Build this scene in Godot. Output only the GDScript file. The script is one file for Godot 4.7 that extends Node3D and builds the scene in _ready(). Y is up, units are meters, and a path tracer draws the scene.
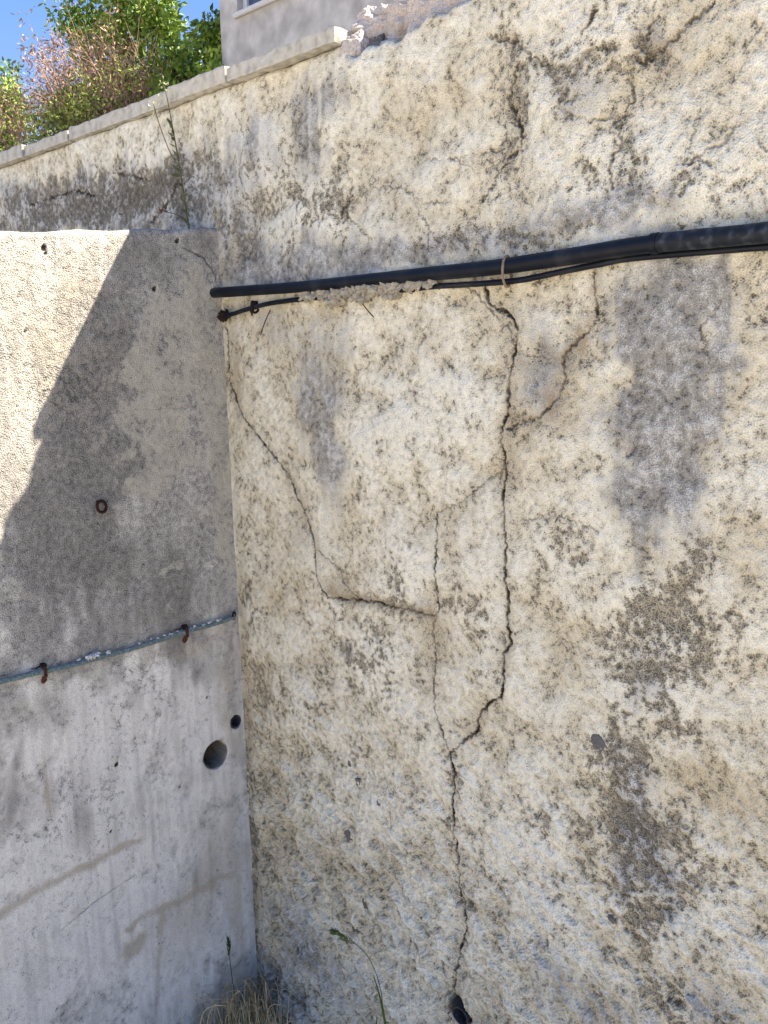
extends Node3D
# A cracked plaster wall meeting a concrete wall in the shade, pipe along it, sky, trees and a house above.

const GREY := 0
const DIRT := 1
const TAN := 2
const PALE := 3
const HALO := 4
const ROUGH := 5
const SUN_DIR := Vector3(0.557, 1.0, -0.622)      # towards the sun

var taken := {}
var rng := RandomNumberGenerator.new()

# ------------------------------------------------------------------ names and tags
func numbered(called: String) -> String:
	if not taken.has(called):
		taken[called] = 0
		return called
	taken[called] += 1
	return "%s_%03d" % [called, taken[called]]

func tag(o: Node, label: String, category: String, group := "", kind := "") -> void:
	if label: o.set_meta("label", label)
	if category: o.set_meta("category", category)
	if group: o.set_meta("group", group)
	if kind: o.set_meta("kind", kind)

func thing(called: String, label: String, category: String, at := Vector3.ZERO, group := "") -> Node3D:
	var o := Node3D.new()
	o.name = numbered(called)
	add_child(o, true)
	o.position = at
	tag(o, label, category, group)
	return o

func put(called: String, mesh: Mesh, mat: Material, parent: Node = null, at := Vector3.ZERO) -> MeshInstance3D:
	var o := MeshInstance3D.new()
	o.mesh = mesh
	o.material_override = mat
	if parent == null:
		o.name = numbered(called)
		add_child(o, true)
	else:
		var n := 0
		var want := called
		while parent.has_node(want):
			n += 1
			want = "%s_%03d" % [called, n]
		o.name = want
		parent.add_child(o, true)
	o.position = at
	return o

# ------------------------------------------------------------------ mesh builder
class MB:
	var v := PackedVector3Array()
	var n := PackedVector3Array()
	var c := PackedColorArray()
	var ix := PackedInt32Array()
	func tri(a: Vector3, b: Vector3, d: Vector3, col := Color.WHITE) -> void:
		var nn := (d - a).cross(b - a).normalized()
		var k := v.size()
		v.append(a); v.append(b); v.append(d)
		for i in 3:
			n.append(nn); c.append(col); ix.append(k + i)
	func quad(a: Vector3, b: Vector3, d: Vector3, e: Vector3, col := Color.WHITE) -> void:
		tri(a, b, d, col)
		tri(a, d, e, col)
	func leaf(at: Vector3, dir: Vector3, side: Vector3, size: float, wide: float, col: Color) -> void:
		var up := dir.cross(side).normalized()
		var tip := at + dir * size
		var mid := at + dir * size * 0.45
		var l := mid + side * wide * 0.5 + up * wide * 0.12
		var r := mid - side * wide * 0.5 + up * wide * 0.12
		tri(at, tip, l, col)
		tri(at, r, tip, col)
	func tube(pts: Array, radii: Array, sides := 8, col := Color.WHITE, caps := true, wob := 0.0) -> void:
		var base := v.size()
		var m := pts.size()
		var prev := Vector3.UP
		for i in m:
			var a: Vector3 = pts[maxi(i - 1, 0)]
			var b: Vector3 = pts[mini(i + 1, m - 1)]
			var t := (b - a).normalized()
			var s := t.cross(prev)
			if s.length() < 0.05: s = t.cross(Vector3.RIGHT)
			if s.length() < 0.05: s = t.cross(Vector3.BACK)
			s = s.normalized()
			var u := s.cross(t).normalized()
			var rr: float = radii[i]
			for k in sides:
				var an := TAU * k / sides
				var q := s * cos(an) + u * sin(an)
				var r2 := rr * (1.0 + wob * (sin(k * 2.3 + i * 1.7) * 0.6 + sin(k * 4.1 - i * 3.3) * 0.4))
				v.append(pts[i] + q * r2)
				n.append(q)
				c.append(col)
		for i in m - 1:
			for k in sides:
				var k2 := (k + 1) % sides
				var p0 := base + i * sides + k
				var p1 := base + i * sides + k2
				var p2 := p0 + sides
				var p3 := p1 + sides
				ix.append_array([p0, p1, p2, p1, p3, p2])
		if caps:
			for e in 2:
				var i2: int = 0 if e == 0 else m - 1
				var cen: Vector3 = pts[i2]
				for k in sides:
					var a2 := v[base + i2 * sides + k]
					var b2 := v[base + i2 * sides + (k + 1) % sides]
					if e == 0: tri(cen, a2, b2, col)
					else: tri(cen, b2, a2, col)
	func box(lo: Vector3, hi: Vector3, col := Color.WHITE, ch := 0.0) -> void:
		# a box, optionally with chamfered edges
		var ctr := (lo + hi) / 2
		var h := (hi - lo) / 2
		for ax in 3:
			for s in [-1.0, 1.0]:
				var a1 := (ax + 1) % 3
				var a2 := (ax + 2) % 3
				var q := []
				for st in [[-1, -1], [1, -1], [1, 1], [-1, 1]]:
					var p := Vector3.ZERO
					p[ax] = s * h[ax]
					p[a1] = st[0] * (h[a1] - ch)
					p[a2] = st[1] * (h[a2] - ch)
					q.append(ctr + p)
				if s > 0: quad(q[0], q[3], q[2], q[1], col)
				else: quad(q[0], q[1], q[2], q[3], col)
		if ch > 0.0:
			for ax in 3:
				var a1 := (ax + 1) % 3
				var a2 := (ax + 2) % 3
				for s1 in [-1.0, 1.0]:
					for s2 in [-1.0, 1.0]:
						var p := [Vector3.ZERO, Vector3.ZERO, Vector3.ZERO, Vector3.ZERO]
						for k in 4:
							p[k][ax] = (h[ax] - ch) * (-1.0 if k == 0 or k == 3 else 1.0)
							p[k][a1] = s1 * (h[a1] if k < 2 else h[a1] - ch)
							p[k][a2] = s2 * (h[a2] - ch if k < 2 else h[a2])
						if s1 * s2 > 0: quad(ctr + p[0], ctr + p[3], ctr + p[2], ctr + p[1], col)
						else: quad(ctr + p[0], ctr + p[1], ctr + p[2], ctr + p[3], col)
			for s0 in [-1.0, 1.0]:
				for s1 in [-1.0, 1.0]:
					for s2 in [-1.0, 1.0]:
						var s := Vector3(s0, s1, s2)
						var A := ctr + s * Vector3(h.x, h.y - ch, h.z - ch)
						var B := ctr + s * Vector3(h.x - ch, h.y, h.z - ch)
						var C := ctr + s * Vector3(h.x - ch, h.y - ch, h.z)
						if s0 * s1 * s2 > 0: tri(A, C, B, col)
						else: tri(A, B, C, col)
	func mesh() -> ArrayMesh:
		var a := []
		a.resize(Mesh.ARRAY_MAX)
		a[Mesh.ARRAY_VERTEX] = v
		a[Mesh.ARRAY_NORMAL] = n
		a[Mesh.ARRAY_COLOR] = c
		a[Mesh.ARRAY_INDEX] = ix
		var m := ArrayMesh.new()
		m.add_surface_from_arrays(Mesh.PRIMITIVE_TRIANGLES, a)
		return m

# A lump with broken faces: a box split finely, its corners rounded and its surface pushed about by noise
func lump(size: Vector3, seg: Vector3i, amp: float, freq: float, seed_: int, rnd: float, fine := 0.0, flat := false) -> ArrayMesh:
	var nz := FastNoiseLite.new()
	nz.seed = seed_
	nz.frequency = freq
	nz.fractal_octaves = 4
	nz.noise_type = FastNoiseLite.TYPE_SIMPLEX
	var cz := FastNoiseLite.new()
	cz.seed = seed_ + 5
	cz.frequency = freq * 1.3
	cz.noise_type = FastNoiseLite.TYPE_CELLULAR
	cz.cellular_return_type = FastNoiseLite.RETURN_CELL_VALUE
	var st := SurfaceTool.new()
	st.begin(Mesh.PRIMITIVE_TRIANGLES)
	st.set_smooth_group(-1 if flat else 1)
	var h := size / 2
	for ax in 3:
		var a1 := (ax + 1) % 3
		var a2 := (ax + 2) % 3
		var n1: int = seg[a1]
		var n2: int = seg[a2]
		for s in [-1.0, 1.0]:
			var g := []
			for i in n1 + 1:
				for j in n2 + 1:
					var p := Vector3.ZERO
					p[ax] = s * h[ax]
					p[a1] = (2.0 * i / n1 - 1.0) * h[a1]
					p[a2] = (2.0 * j / n2 - 1.0) * h[a2]
					var inner := Vector3(clampf(p.x, -h.x + rnd, h.x - rnd), clampf(p.y, -h.y + rnd, h.y - rnd), clampf(p.z, -h.z + rnd, h.z - rnd))
					var d := p - inner
					var q := inner + d.normalized() * minf(d.length(), rnd) if d.length() > 0.0 else p
					var dirn := (d.normalized() if d.length() > 0.0 else Vector3.UP)
					q += dirn * amp * (nz.get_noise_3d(p.x, p.y, p.z) * 1.2 + fine * cz.get_noise_3d(p.x, p.y, p.z))
					g.append(q)
			for i in n1:
				for j in n2:
					var k := i * (n2 + 1) + j
					var q0: Vector3 = g[k]
					var q1: Vector3 = g[k + n2 + 1]
					var q2: Vector3 = g[k + n2 + 2]
					var q3: Vector3 = g[k + 1]
					var order := [q0, q3, q2, q0, q2, q1] if s > 0 else [q0, q2, q3, q0, q1, q2]
					for e in order:
						st.set_color(Color.WHITE)
						st.add_vertex(e)
	st.index()
	st.generate_normals()
	return st.commit()

# ------------------------------------------------------------------ weathered wall surface: colour, relief and mesh from the same fields
class Surface:
	var kind := 0                 # 0 cream plaster, 1 grey concrete
	var u0 := 0.0
	var u1 := 1.0
	var v0 := 0.0
	var v1 := 1.0
	var ppm := 900.0              # texels per metre
	var w := 0
	var h := 0
	var cw := 0
	var ch := 0
	var wu := PackedFloat32Array()
	var wv := PackedFloat32Array()
	var f := []                   # coarse fields
	var full := []                # the same at full size
	var big := PackedFloat32Array()      # broad swell
	var streak := PackedFloat32Array()   # vertical wash
	var ridge := PackedFloat32Array()    # slanting trowelled ridges
	var A := PackedByteArray()
	var B := PackedByteArray()
	var C := PackedByteArray()
	var D := PackedByteArray()
	var E := PackedByteArray()
	var K := PackedFloat32Array()
	var fullbig := PackedFloat32Array()
	var fullstreak := PackedFloat32Array()
	var rows_rgb := []
	var rows_h := []
	var lut := PackedByteArray()
	var holes := []               # u, v, radius, depth
	const BANDS := 32

	func setup(k: int, a: float, b: float, c: float, d: float, p: float, base: Array) -> void:
		kind = k
		u0 = a; u1 = b; v0 = c; v1 = d; ppm = p
		w = int(round((u1 - u0) * ppm)); h = int(round((v1 - v0) * ppm))
		cw = w / 4; ch = h / 4
		for i in 6:
			var x := PackedFloat32Array()
			x.resize(cw * ch)
			x.fill(base[i])
			f.append(x)
		K.resize(w * h)
		wu.resize(cw * ch)
		wv.resize(cw * ch)
		var wn := FastNoiseLite.new()
		wn.seed = 77 + kind
		wn.noise_type = FastNoiseLite.TYPE_SIMPLEX
		wn.fractal_octaves = 5
		wn.fractal_gain = 0.6
		wn.frequency = 1.0
		for j in ch:
			for i in cw:
				var uu := u0 + (i + 0.5) * 4.0 / ppm
				var vv := v1 - (j + 0.5) * 4.0 / ppm
				wu[j * cw + i] = wn.get_noise_3d(uu * 9.0, vv * 9.0, 0.0)
				wv[j * cw + i] = wn.get_noise_3d(uu * 11.0, vv * 6.0, 5.0)
		lut.resize(2048)
		for i in 2048:
			lut[i] = int(clampf(Color(i / 2047.0, 0, 0).linear_to_srgb().r * 255.0 + 0.5, 0, 255))

	func stamp(k: int, u: float, v: float, ru: float, rv: float, ang: float, s: float) -> void:
		var F: PackedFloat32Array = f[k]
		var cp := ppm / 4.0
		var reach := maxf(ru, rv) * 1.5 if ang != 0.0 else 0.0
		var eu := maxf(ru * 1.5, reach) + minf(ru, rv) * 0.6
		var ev := maxf(rv * 1.5, reach) + minf(ru, rv) * 0.8
		var i0 := maxi(0, int((u - eu - u0) * cp))
		var i1 := mini(cw - 1, int((u + eu - u0) * cp))
		var j0 := maxi(0, int((v1 - v - ev) * cp))
		var j1 := mini(ch - 1, int((v1 - v + ev) * cp))
		var wr := minf(ru, rv) * 0.75 + 0.006
		var ca := cos(ang)
		var sa := sin(ang)
		for j in range(j0, j1 + 1):
			var dv := v1 - (j + 0.5) / cp - v
			for i in range(i0, i1 + 1):
				var at := j * cw + i
				var du := u0 + (i + 0.5) / cp - u + wu[at] * wr
				var dw := dv + wv[at] * wr * 1.3
				var x := (du * ca + dw * sa) / ru
				var y := (dw * ca - du * sa) / rv
				var d := x * x + y * y
				if d < 2.25:
					var m := 1.0 - d / 2.25
					F[j * cw + i] += s * m * m * (1.0 if m > 0.8 else 1.0)
		f[k] = F

	# soft trail along a polyline in a coarse field
	func trail(k: int, pts: Array, rad: float, s: float) -> void:
		for i in pts.size() - 1:
			var a: Vector2 = pts[i]
			var b: Vector2 = pts[i + 1]
			var n := maxi(1, int(a.distance_to(b) / (rad * 0.8)))
			for t in n:
				var q := a.lerp(b, (t + 0.5) / n)
				stamp(k, q.x, q.y, rad, rad, 0.0, s)

	# a crack: core of half-width wd metres, wandering a little
	func crack(pts: Array, wd: float, depth: float, halo: float, sd: int, rough := 1.0) -> void:
		var r := RandomNumberGenerator.new()
		r.seed = sd
		var nz := FastNoiseLite.new()
		nz.seed = sd
		nz.frequency = 90.0
		nz.fractal_octaves = 3
		var wn := FastNoiseLite.new()
		wn.seed = sd + 7
		wn.frequency = 25.0
		var run := 0.0
		for i in pts.size() - 1:
			var a: Vector2 = pts[i]
			var b: Vector2 = pts[i + 1]
			var len_ := a.distance_to(b)
			var n := maxi(1, int(len_ * ppm * 0.8))
			var nrm := (b - a).normalized().orthogonal()
			for t in n:
				var q := a.lerp(b, float(t) / n)
				var s := run + len_ * t / n
				q += nrm * (nz.get_noise_1d(s) * 0.0042 * rough)
				q.y += nz.get_noise_1d(s + 40.0) * 0.002 * rough
				var wv := clampf(0.80 + wn.get_noise_1d(s) * 1.5 + nz.get_noise_1d(s * 2.0 + 9.0) * 0.5, 0.45, 2.1)
				_disc(q, wd * wv, depth * clampf(0.85 + 0.6 * wn.get_noise_1d(s + 90.0), 0.3, 1.0))
				# chipped lips here and there
				if wd > 0.0009 and r.randf() < 0.010:
					var cq := q + nrm * r.randf_range(-0.005, 0.005)
					for e in 3: _disc(cq + Vector2(r.randf_range(-0.002, 0.002), r.randf_range(-0.003, 0.003)), r.randf_range(0.0010, 0.0026), 0.30)
			run += len_
		if halo > 0.0:
			trail(HALO, pts, 0.013, halo * 0.16)
			trail(HALO, pts, 0.03, halo * 0.06)
			trail(DIRT, pts, 0.02, halo * 0.10)

	func _disc(q: Vector2, rad: float, depth: float) -> void:
		var x := (q.x - u0) * ppm
		var y := (v1 - q.y) * ppm
		var r := rad * ppm
		var e := int(ceil(r + 2.0))
		var xi := int(x)
		var yi := int(y)
		for j in range(maxi(0, yi - e), mini(h - 1, yi + e) + 1):
			for i in range(maxi(0, xi - e), mini(w - 1, xi + e) + 1):
				var d := sqrt((i - x) * (i - x) + (j - y) * (j - y))
				var m := clampf((r + 1.0 - d) / 1.6, 0.0, 1.0) * depth
				var at := j * w + i
				if m > K[at]: K[at] = m

	func _noise(which: int) -> void:
		var n := FastNoiseLite.new()
		n.seed = 11 + which * 17 + kind * 101
		n.offset = Vector3(u0 * ppm, -v1 * ppm, 0)
		n.noise_type = FastNoiseLite.TYPE_SIMPLEX
		n.fractal_type = FastNoiseLite.FRACTAL_FBM
		var oct := [6, 5, 1, 2, 3]
		n.fractal_octaves = oct[which]
		var fr := [12.0, 52.0, 85.0, 400.0, 15.0]
		n.frequency = fr[which] / ppm
		if which <= 1: n.fractal_gain = 0.58
		if which == 2:
			n.noise_type = FastNoiseLite.TYPE_CELLULAR
			n.fractal_type = FastNoiseLite.FRACTAL_NONE
			n.cellular_return_type = FastNoiseLite.RETURN_DISTANCE2_SUB
			n.domain_warp_enabled = true
			n.domain_warp_amplitude = 0.018 * ppm
			n.domain_warp_frequency = 30.0 / ppm
			n.domain_warp_fractal_octaves = 4
		if which == 4:
			n.fractal_type = FastNoiseLite.FRACTAL_RIDGED
		var d := n.get_image(w, h, false, false, false).get_data()
		if which == 0: A = d
		elif which == 1: B = d
		elif which == 2: C = d
		elif which == 3: D = d
		else: E = d

	func _coarse() -> void:
		big.resize(cw * ch)
		streak.resize(cw * ch)
		ridge.resize(cw * ch)
		var n := FastNoiseLite.new()
		n.seed = 3 + kind
		n.noise_type = FastNoiseLite.TYPE_SIMPLEX
		n.fractal_octaves = 4
		n.frequency = 1.0
		var rn := FastNoiseLite.new()
		rn.seed = 9 + kind
		rn.noise_type = FastNoiseLite.TYPE_SIMPLEX
		rn.fractal_type = FastNoiseLite.FRACTAL_RIDGED
		rn.fractal_octaves = 4
		rn.frequency = 1.0
		var cp := ppm / 4.0
		for j in ch:
			var v := v1 - (j + 0.5) / cp
			for i in cw:
				var u := u0 + (i + 0.5) / cp
				var at := j * cw + i
				big[at] = n.get_noise_2d(u * 3.6, v * 3.6)
				streak[at] = n.get_noise_3d(u * 42.0, v * 2.6, 7.0) * 1.5
				# ridges run from upper left to lower right
				var p := u * 0.80 - v * 0.60
				var q := u * 0.60 + v * 0.80
				ridge[at] = rn.get_noise_3d(p * 7.0, q * 21.0, 3.0)

	func _grow(x: PackedFloat32Array) -> PackedFloat32Array:
		var im := Image.create_from_data(cw, ch, false, Image.FORMAT_RF, x.to_byte_array())
		im.resize(w, h, Image.INTERPOLATE_BILINEAR)
		return im.get_data().to_float32_array()

	func noises() -> void:
		var ids := []
		for k in 5: ids.append(WorkerThreadPool.add_task(_noise.bind(k)))
		ids.append(WorkerThreadPool.add_task(_coarse))
		for id in ids: WorkerThreadPool.wait_for_task_completion(id)

	func compose() -> void:
		for k in 6: full.append(_grow(f[k]))
		fullbig = _grow(big)
		fullstreak = _grow(streak)
		rows_rgb.resize(BANDS)
		rows_h.resize(BANDS)
		var id := WorkerThreadPool.add_group_task(_band_plaster if kind == 0 else _band_concrete, BANDS)
		WorkerThreadPool.wait_for_group_task_completion(id)

	func _band_plaster(band: int) -> void:
		var j0 := h * band / BANDS
		var j1 := h * (band + 1) / BANDS
		var out := PackedByteArray()
		var hh := PackedFloat32Array()
		out.resize((j1 - j0) * w * 3)
		hh.resize((j1 - j0) * w)
		var FG: PackedFloat32Array = full[0]
		var FD: PackedFloat32Array = full[1]
		var FO: PackedFloat32Array = full[2]
		var FW: PackedFloat32Array = full[3]
		var FH: PackedFloat32Array = full[4]
		var FS: PackedFloat32Array = full[5]
		var o := 0
		var oh := 0
		for j in range(j0, j1):
			for i in w:
				var at := j * w + i
				var a := (A[at] - 127.5) / 80.0          # about -1 .. 1
				var b := (B[at] - 127.5) / 80.0
				var g := (D[at] - 127.5) / 90.0
				var edge := C[at] / 127.0                # 0 on the borders of the crumbs
				var rid := (E[at] - 127.5) / 127.5       # 1 on thin winding lines
				var lg := fullbig[at]
				var sk := fullstreak[at]
				var kk := K[at]
				# shares
				var gm := FG[at] * (1.10 + sk * 0.48) + a * 0.22 + b * 0.18 + g * 0.08 + sk * 0.08 + lg * 0.10 - 0.22
				var gr := clampf(gm * 1.2, 0.0, 1.0)
				var wh := clampf((FW[at] + a * 0.30 + b * 0.20 + g * 0.06 + lg * 0.45 - 0.02) * 1.25, 0.0, 1.0)
				var tn := clampf((FO[at] - a * 0.28 + b * 0.14 - lg * 0.30 + 0.02) * 1.0, 0.0, 1.0)
				var ha := clampf(FH[at] * (0.80 + b * 0.6 + a * 0.6), 0.0, 1.0)
				var dd := FD[at]
				# pits and lichen specks, clustered in the dirty places
				var sp := clampf((dd * 0.46 - 0.98 - (b * 0.40 + g * 0.80 + a * 0.22)) * 2.6, 0.0, 1.0)
				# dirty wash of the clusters
				var soft := clampf((dd - 0.40) * 0.45 - a * 0.34 * minf(dd, 1.0) - b * 0.22 * minf(dd, 1.0) - 0.04, 0.0, 0.45)
				# flaked places: the skim is gone and the darker coat below shows, its edge a thin dark step
				var fe := minf(dd, 1.1) * 0.62 - a * 0.42 - b * 0.40 - g * 0.10 - 0.66
				var fl := clampf(fe * 8.0, 0.0, 1.0)
				var rim := clampf(1.0 - absf(fe - 0.03) * 15.0, 0.0, 1.0) * clampf(dd * 1.3 - 0.12, 0.0, 0.85)
				# crazing between the crumbs, and longer winding hairlines
				var hl := clampf((0.10 - edge - b * 0.05 - g * 0.03) * 11.0, 0.0, 1.0) * clampf(dd * 1.25 - a * 0.8 - lg * 0.5 - b * 0.5 - 0.30, 0.0, 0.95)
				var rl := clampf((rid - 0.865 - g * 0.02) * 13.0, 0.0, 1.0) * clampf(dd * 0.9 - a * 0.5 + lg * 1.2 - b * 0.4 - 0.22, 0.0, 0.9)
				hl = maxf(maxf(hl, rl), rim * 0.75)
				# base cream
				var r := 0.565
				var gg := 0.516
				var bb := 0.398
				r += (0.690 - r) * wh; gg += (0.656 - gg) * wh; bb += (0.548 - bb) * wh
				var t2 := tn * 0.58
				r += (0.430 - r) * t2; gg += (0.350 - gg) * t2; bb += (0.215 - bb) * t2
				var f2 := fl * clampf(0.50 + lg * 0.5 + a * 0.25, 0.2, 0.72)
				r += (0.265 - r) * f2; gg += (0.235 - gg) * f2; bb += (0.180 - bb) * f2
				var g2 := gr * 0.82
				r += (0.215 - r) * g2; gg += (0.210 - gg) * g2; bb += (0.200 - bb) * g2
				# white salts caught in the grey
				var ws := clampf((b * 0.7 + g * 0.8 + a * 0.9 - 0.30) * 1.5, 0.0, 1.0) * gr * 0.55
				r += (0.54 - r) * ws; gg += (0.53 - gg) * ws; bb += (0.51 - bb) * ws
				var h2 := ha * 0.85
				r += (0.260 - r) * h2; gg += (0.200 - gg) * h2; bb += (0.125 - bb) * h2
				r += (0.215 - r) * soft; gg += (0.190 - gg) * soft; bb += (0.145 - bb) * soft
				var m := 1.0 + g * 0.24 + b * 0.15 + a * 0.06
				r *= m; gg *= m; bb *= m
				var dk := maxf(sp * 0.85, hl * 0.85)
				r += (0.075 - r) * dk; gg += (0.062 - gg) * dk; bb += (0.045 - bb) * dk
				var kc := minf(kk * 1.15, 1.0)
				r += (0.040 - r) * kc; gg += (0.028 - gg) * kc; bb += (0.017 - bb) * kc
				out[o] = lut[clampi(int(r * 2047.0), 0, 2047)]
				out[o + 1] = lut[clampi(int(gg * 2047.0), 0, 2047)]
				out[o + 2] = lut[clampi(int(bb * 2047.0), 0, 2047)]
				o += 3
				var rg := FS[at]
				hh[oh] = 0.5 + a * 0.06 * (0.35 + rg) + b * 0.15 * (0.20 + rg) + rid * 0.08 * rg + g * 0.075 - fl * 0.07 - sp * 0.09 - hl * 0.08 - kk * 0.20 + minf(edge, 0.4) * 0.20 * rg
				oh += 1
		rows_rgb[band] = out
		rows_h[band] = hh

	func _band_concrete(band: int) -> void:
		var j0 := h * band / BANDS
		var j1 := h * (band + 1) / BANDS
		var out := PackedByteArray()
		var hh := PackedFloat32Array()
		out.resize((j1 - j0) * w * 3)
		hh.resize((j1 - j0) * w)
		var FG: PackedFloat32Array = full[0]
		var FD: PackedFloat32Array = full[1]
		var FO: PackedFloat32Array = full[2]
		var FW: PackedFloat32Array = full[3]
		var FH: PackedFloat32Array = full[4]
		var FS: PackedFloat32Array = full[5]
		var o := 0
		var oh := 0
		for j in range(j0, j1):
			for i in w:
				var at := j * w + i
				var a := (A[at] - 127.5) / 80.0
				var b := (B[at] - 127.5) / 80.0
				var g := (D[at] - 127.5) / 90.0
				var edge := C[at] / 127.0
				var lg := fullbig[at]
				var sk := fullstreak[at]
				var kk := K[at]
				var gr := clampf((FG[at] * 1.15 + a * 0.20 + b * 0.10 + sk * 0.25 + lg * 0.2 - 0.18) * 1.35, 0.0, 1.0)
				var wh := clampf((FW[at] * 1.1 + a * 0.20 + b * 0.08 + sk * 0.10 + lg * 0.2 - 0.12) * 1.1, 0.0, 1.0)
				var tn := clampf(FO[at] * (0.85 + a * 0.4 + b * 0.3), 0.0, 1.0)
				var pa := clampf((FH[at] + a * 0.32 + b * 0.12 - 0.31) * 3.2, 0.0, 1.0)
				var dd := FD[at]
				var rg := FS[at]
				var sp := clampf((dd * 0.8 - 1.12 - (b * 0.62 + g * 0.60 + a * 0.35)) * 2.4, 0.0, 1.0)
				var hl := clampf((0.10 - edge) * 10.0, 0.0, 1.0) * clampf(dd * 0.9 - a * 0.7 - lg * 0.6 - 0.75, 0.0, 0.7)
				var r := 0.355
				var gg := 0.340
				var bb := 0.315
				r += (0.72 - r) * wh; gg += (0.69 - gg) * wh; bb += (0.645 - bb) * wh
				r += (0.222 - r) * gr; gg += (0.212 - gg) * gr; bb += (0.198 - bb) * gr
				var p2 := pa * 0.85
				r += (0.40 - r) * p2; gg += (0.375 - gg) * p2; bb += (0.315 - bb) * p2
				var t2 := tn * 0.72
				r += (0.360 - r) * t2; gg += (0.305 - gg) * t2; bb += (0.215 - bb) * t2
				var m := 1.0 + (g * 0.50 + b * 0.18) * (0.35 + rg * (1.0 - 0.7 * pa)) + a * 0.10
				r *= m; gg *= m; bb *= m
				var dk := maxf(sp * 0.7, hl * 0.7)
				r += (0.075 - r) * dk; gg += (0.072 - gg) * dk; bb += (0.068 - bb) * dk
				r += (0.03 - r) * kk; gg += (0.026 - gg) * kk; bb += (0.022 - bb) * kk
				out[o] = lut[clampi(int(r * 2047.0), 0, 2047)]
				out[o + 1] = lut[clampi(int(gg * 2047.0), 0, 2047)]
				out[o + 2] = lut[clampi(int(bb * 2047.0), 0, 2047)]
				o += 3
				hh[oh] = 0.5 + g * 0.13 * (0.3 + rg) + b * 0.07 * (0.3 + rg) + a * 0.03 - sp * 0.2 - hl * 0.1 - kk * 0.3
				oh += 1
		rows_rgb[band] = out
		rows_h[band] = hh

	func material(relief_cm: float) -> StandardMaterial3D:
		var rgb := PackedByteArray()
		var hg := PackedFloat32Array()
		for k in BANDS:
			rgb.append_array(rows_rgb[k])
			hg.append_array(rows_h[k])
		var m := StandardMaterial3D.new()
		m.albedo_texture = ImageTexture.create_from_image(Image.create_from_data(w, h, false, Image.FORMAT_RGB8, rgb))
		m.heightmap_enabled = true
		m.heightmap_texture = ImageTexture.create_from_image(Image.create_from_data(w, h, false, Image.FORMAT_RF, hg.to_byte_array()))
		m.heightmap_scale = relief_cm
		m.roughness = 0.93
		m.metallic_specular = 0.25
		m.texture_repeat = false
		return m

	func top_at(u: float) -> float:
		if kind == 0:
			var t := 2.004
			if u > 0.352: t = lerpf(2.004, 1.984, clampf((u - 0.352) / 0.03, 0, 1)) + 0.022 * smoothstep(0.45, 0.62, u)
			return t + (0.004 * sin(u * 61.0) + 0.003 * sin(u * 137.0 + 1.0) if u > 0.36 else 0.0)
		return 1.752 - 0.098 * clampf(u, 0.0, 1.2) + 0.0015 * sin(u * 47.0)

	func off(u: float, v: float, at_c: int, at_f: int) -> float:
		var a := (A[at_f] - 127.5) / 80.0
		var b := (B[at_f] - 127.5) / 80.0
		var dz := 0.0
		if kind == 0:
			var fs: PackedFloat32Array = f[ROUGH]
			var fh: PackedFloat32Array = f[HALO]
			var s := fs[at_c]
			var near := smoothstep(-0.005, 0.06, absf(u))
			dz = near * (big[at_c] * 0.009 + ridge[at_c] * 0.0095 * s * s + a * 0.0019 * (0.25 + s) + b * 0.0009 * s) - K[at_f] * 0.0042 - minf(fh[at_c], 1.2) * 0.0035
		else:
			dz = big[at_c] * 0.0022 + a * 0.0006 - K[at_f] * 0.004
		for q in holes:
			var du: float = u - q[0]
			var dv: float = v - q[1]
			var an := atan2(dv, du)
			var rr: float = q[2] * (1.0 + q[4] * (0.6 * sin(an * 3.0 + 1.0) + 0.4 * sin(an * 5.0 + 2.3)))
			var d := sqrt(du * du + dv * dv) / rr
			if d < 1.25: dz -= q[3] * smoothstep(1.06, 0.90, d)
		return dz

	func mesh(nu: int, nv: int, back: float) -> ArrayMesh:
		var pos := PackedVector3Array()
		var nor := PackedVector3Array()
		var uv := PackedVector2Array()
		var tan_ := PackedFloat32Array()
		var ix := PackedInt32Array()
		var st := nu + 1
		pos.resize(st * (nv + 2)); nor.resize(st * (nv + 2)); uv.resize(st * (nv + 2))
		tan_.resize(st * (nv + 2) * 4)
		for j in nv + 2:
			for i in st:
				var u := lerpf(u0, u1, float(i) / nu)
				var top := minf(top_at(u), v1)
				var v := lerpf(v0, top, minf(float(j) / nv, 1.0))
				var ci := clampi(int((u - u0) * ppm / 4.0), 0, cw - 1)
				var cj := clampi(int((v1 - v) * ppm / 4.0), 0, ch - 1)
				var fi := clampi(int((u - u0) * ppm), 0, w - 1)
				var fj := clampi(int((v1 - v) * ppm), 0, h - 1)
				var d := off(u, v, cj * cw + ci, fj * w + fi)
				# the arris is worn round
				d -= 0.006 * pow(clampf(1.0 - (top - v) / 0.010, 0.0, 1.0), 2.0)
				if j == nv + 1: d = -back
				var k := j * st + i
				pos[k] = Vector3(u, v, d) if kind == 0 else Vector3(d, v, u)
				uv[k] = Vector2((u - u0) / (u1 - u0), (v1 - v) / (v1 - v0))
		for j in nv + 2:
			for i in st:
				var k := j * st + i
				var e1 := pos[j * st + mini(i + 1, nu)] - pos[j * st + maxi(i - 1, 0)]
				var e2 := pos[mini(j + 1, nv + 1) * st + i] - pos[maxi(j - 1, 0) * st + i]
				var nn := e1.cross(e2).normalized()
				if kind == 1: nn = -nn
				if j == nv + 1: nn = Vector3.UP
				nor[k] = nn
				var tt := e1.normalized()
				tan_[k * 4] = tt.x; tan_[k * 4 + 1] = tt.y; tan_[k * 4 + 2] = tt.z; tan_[k * 4 + 3] = 1.0
		ix.resize(nu * (nv + 1) * 6)
		var o := 0
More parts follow.
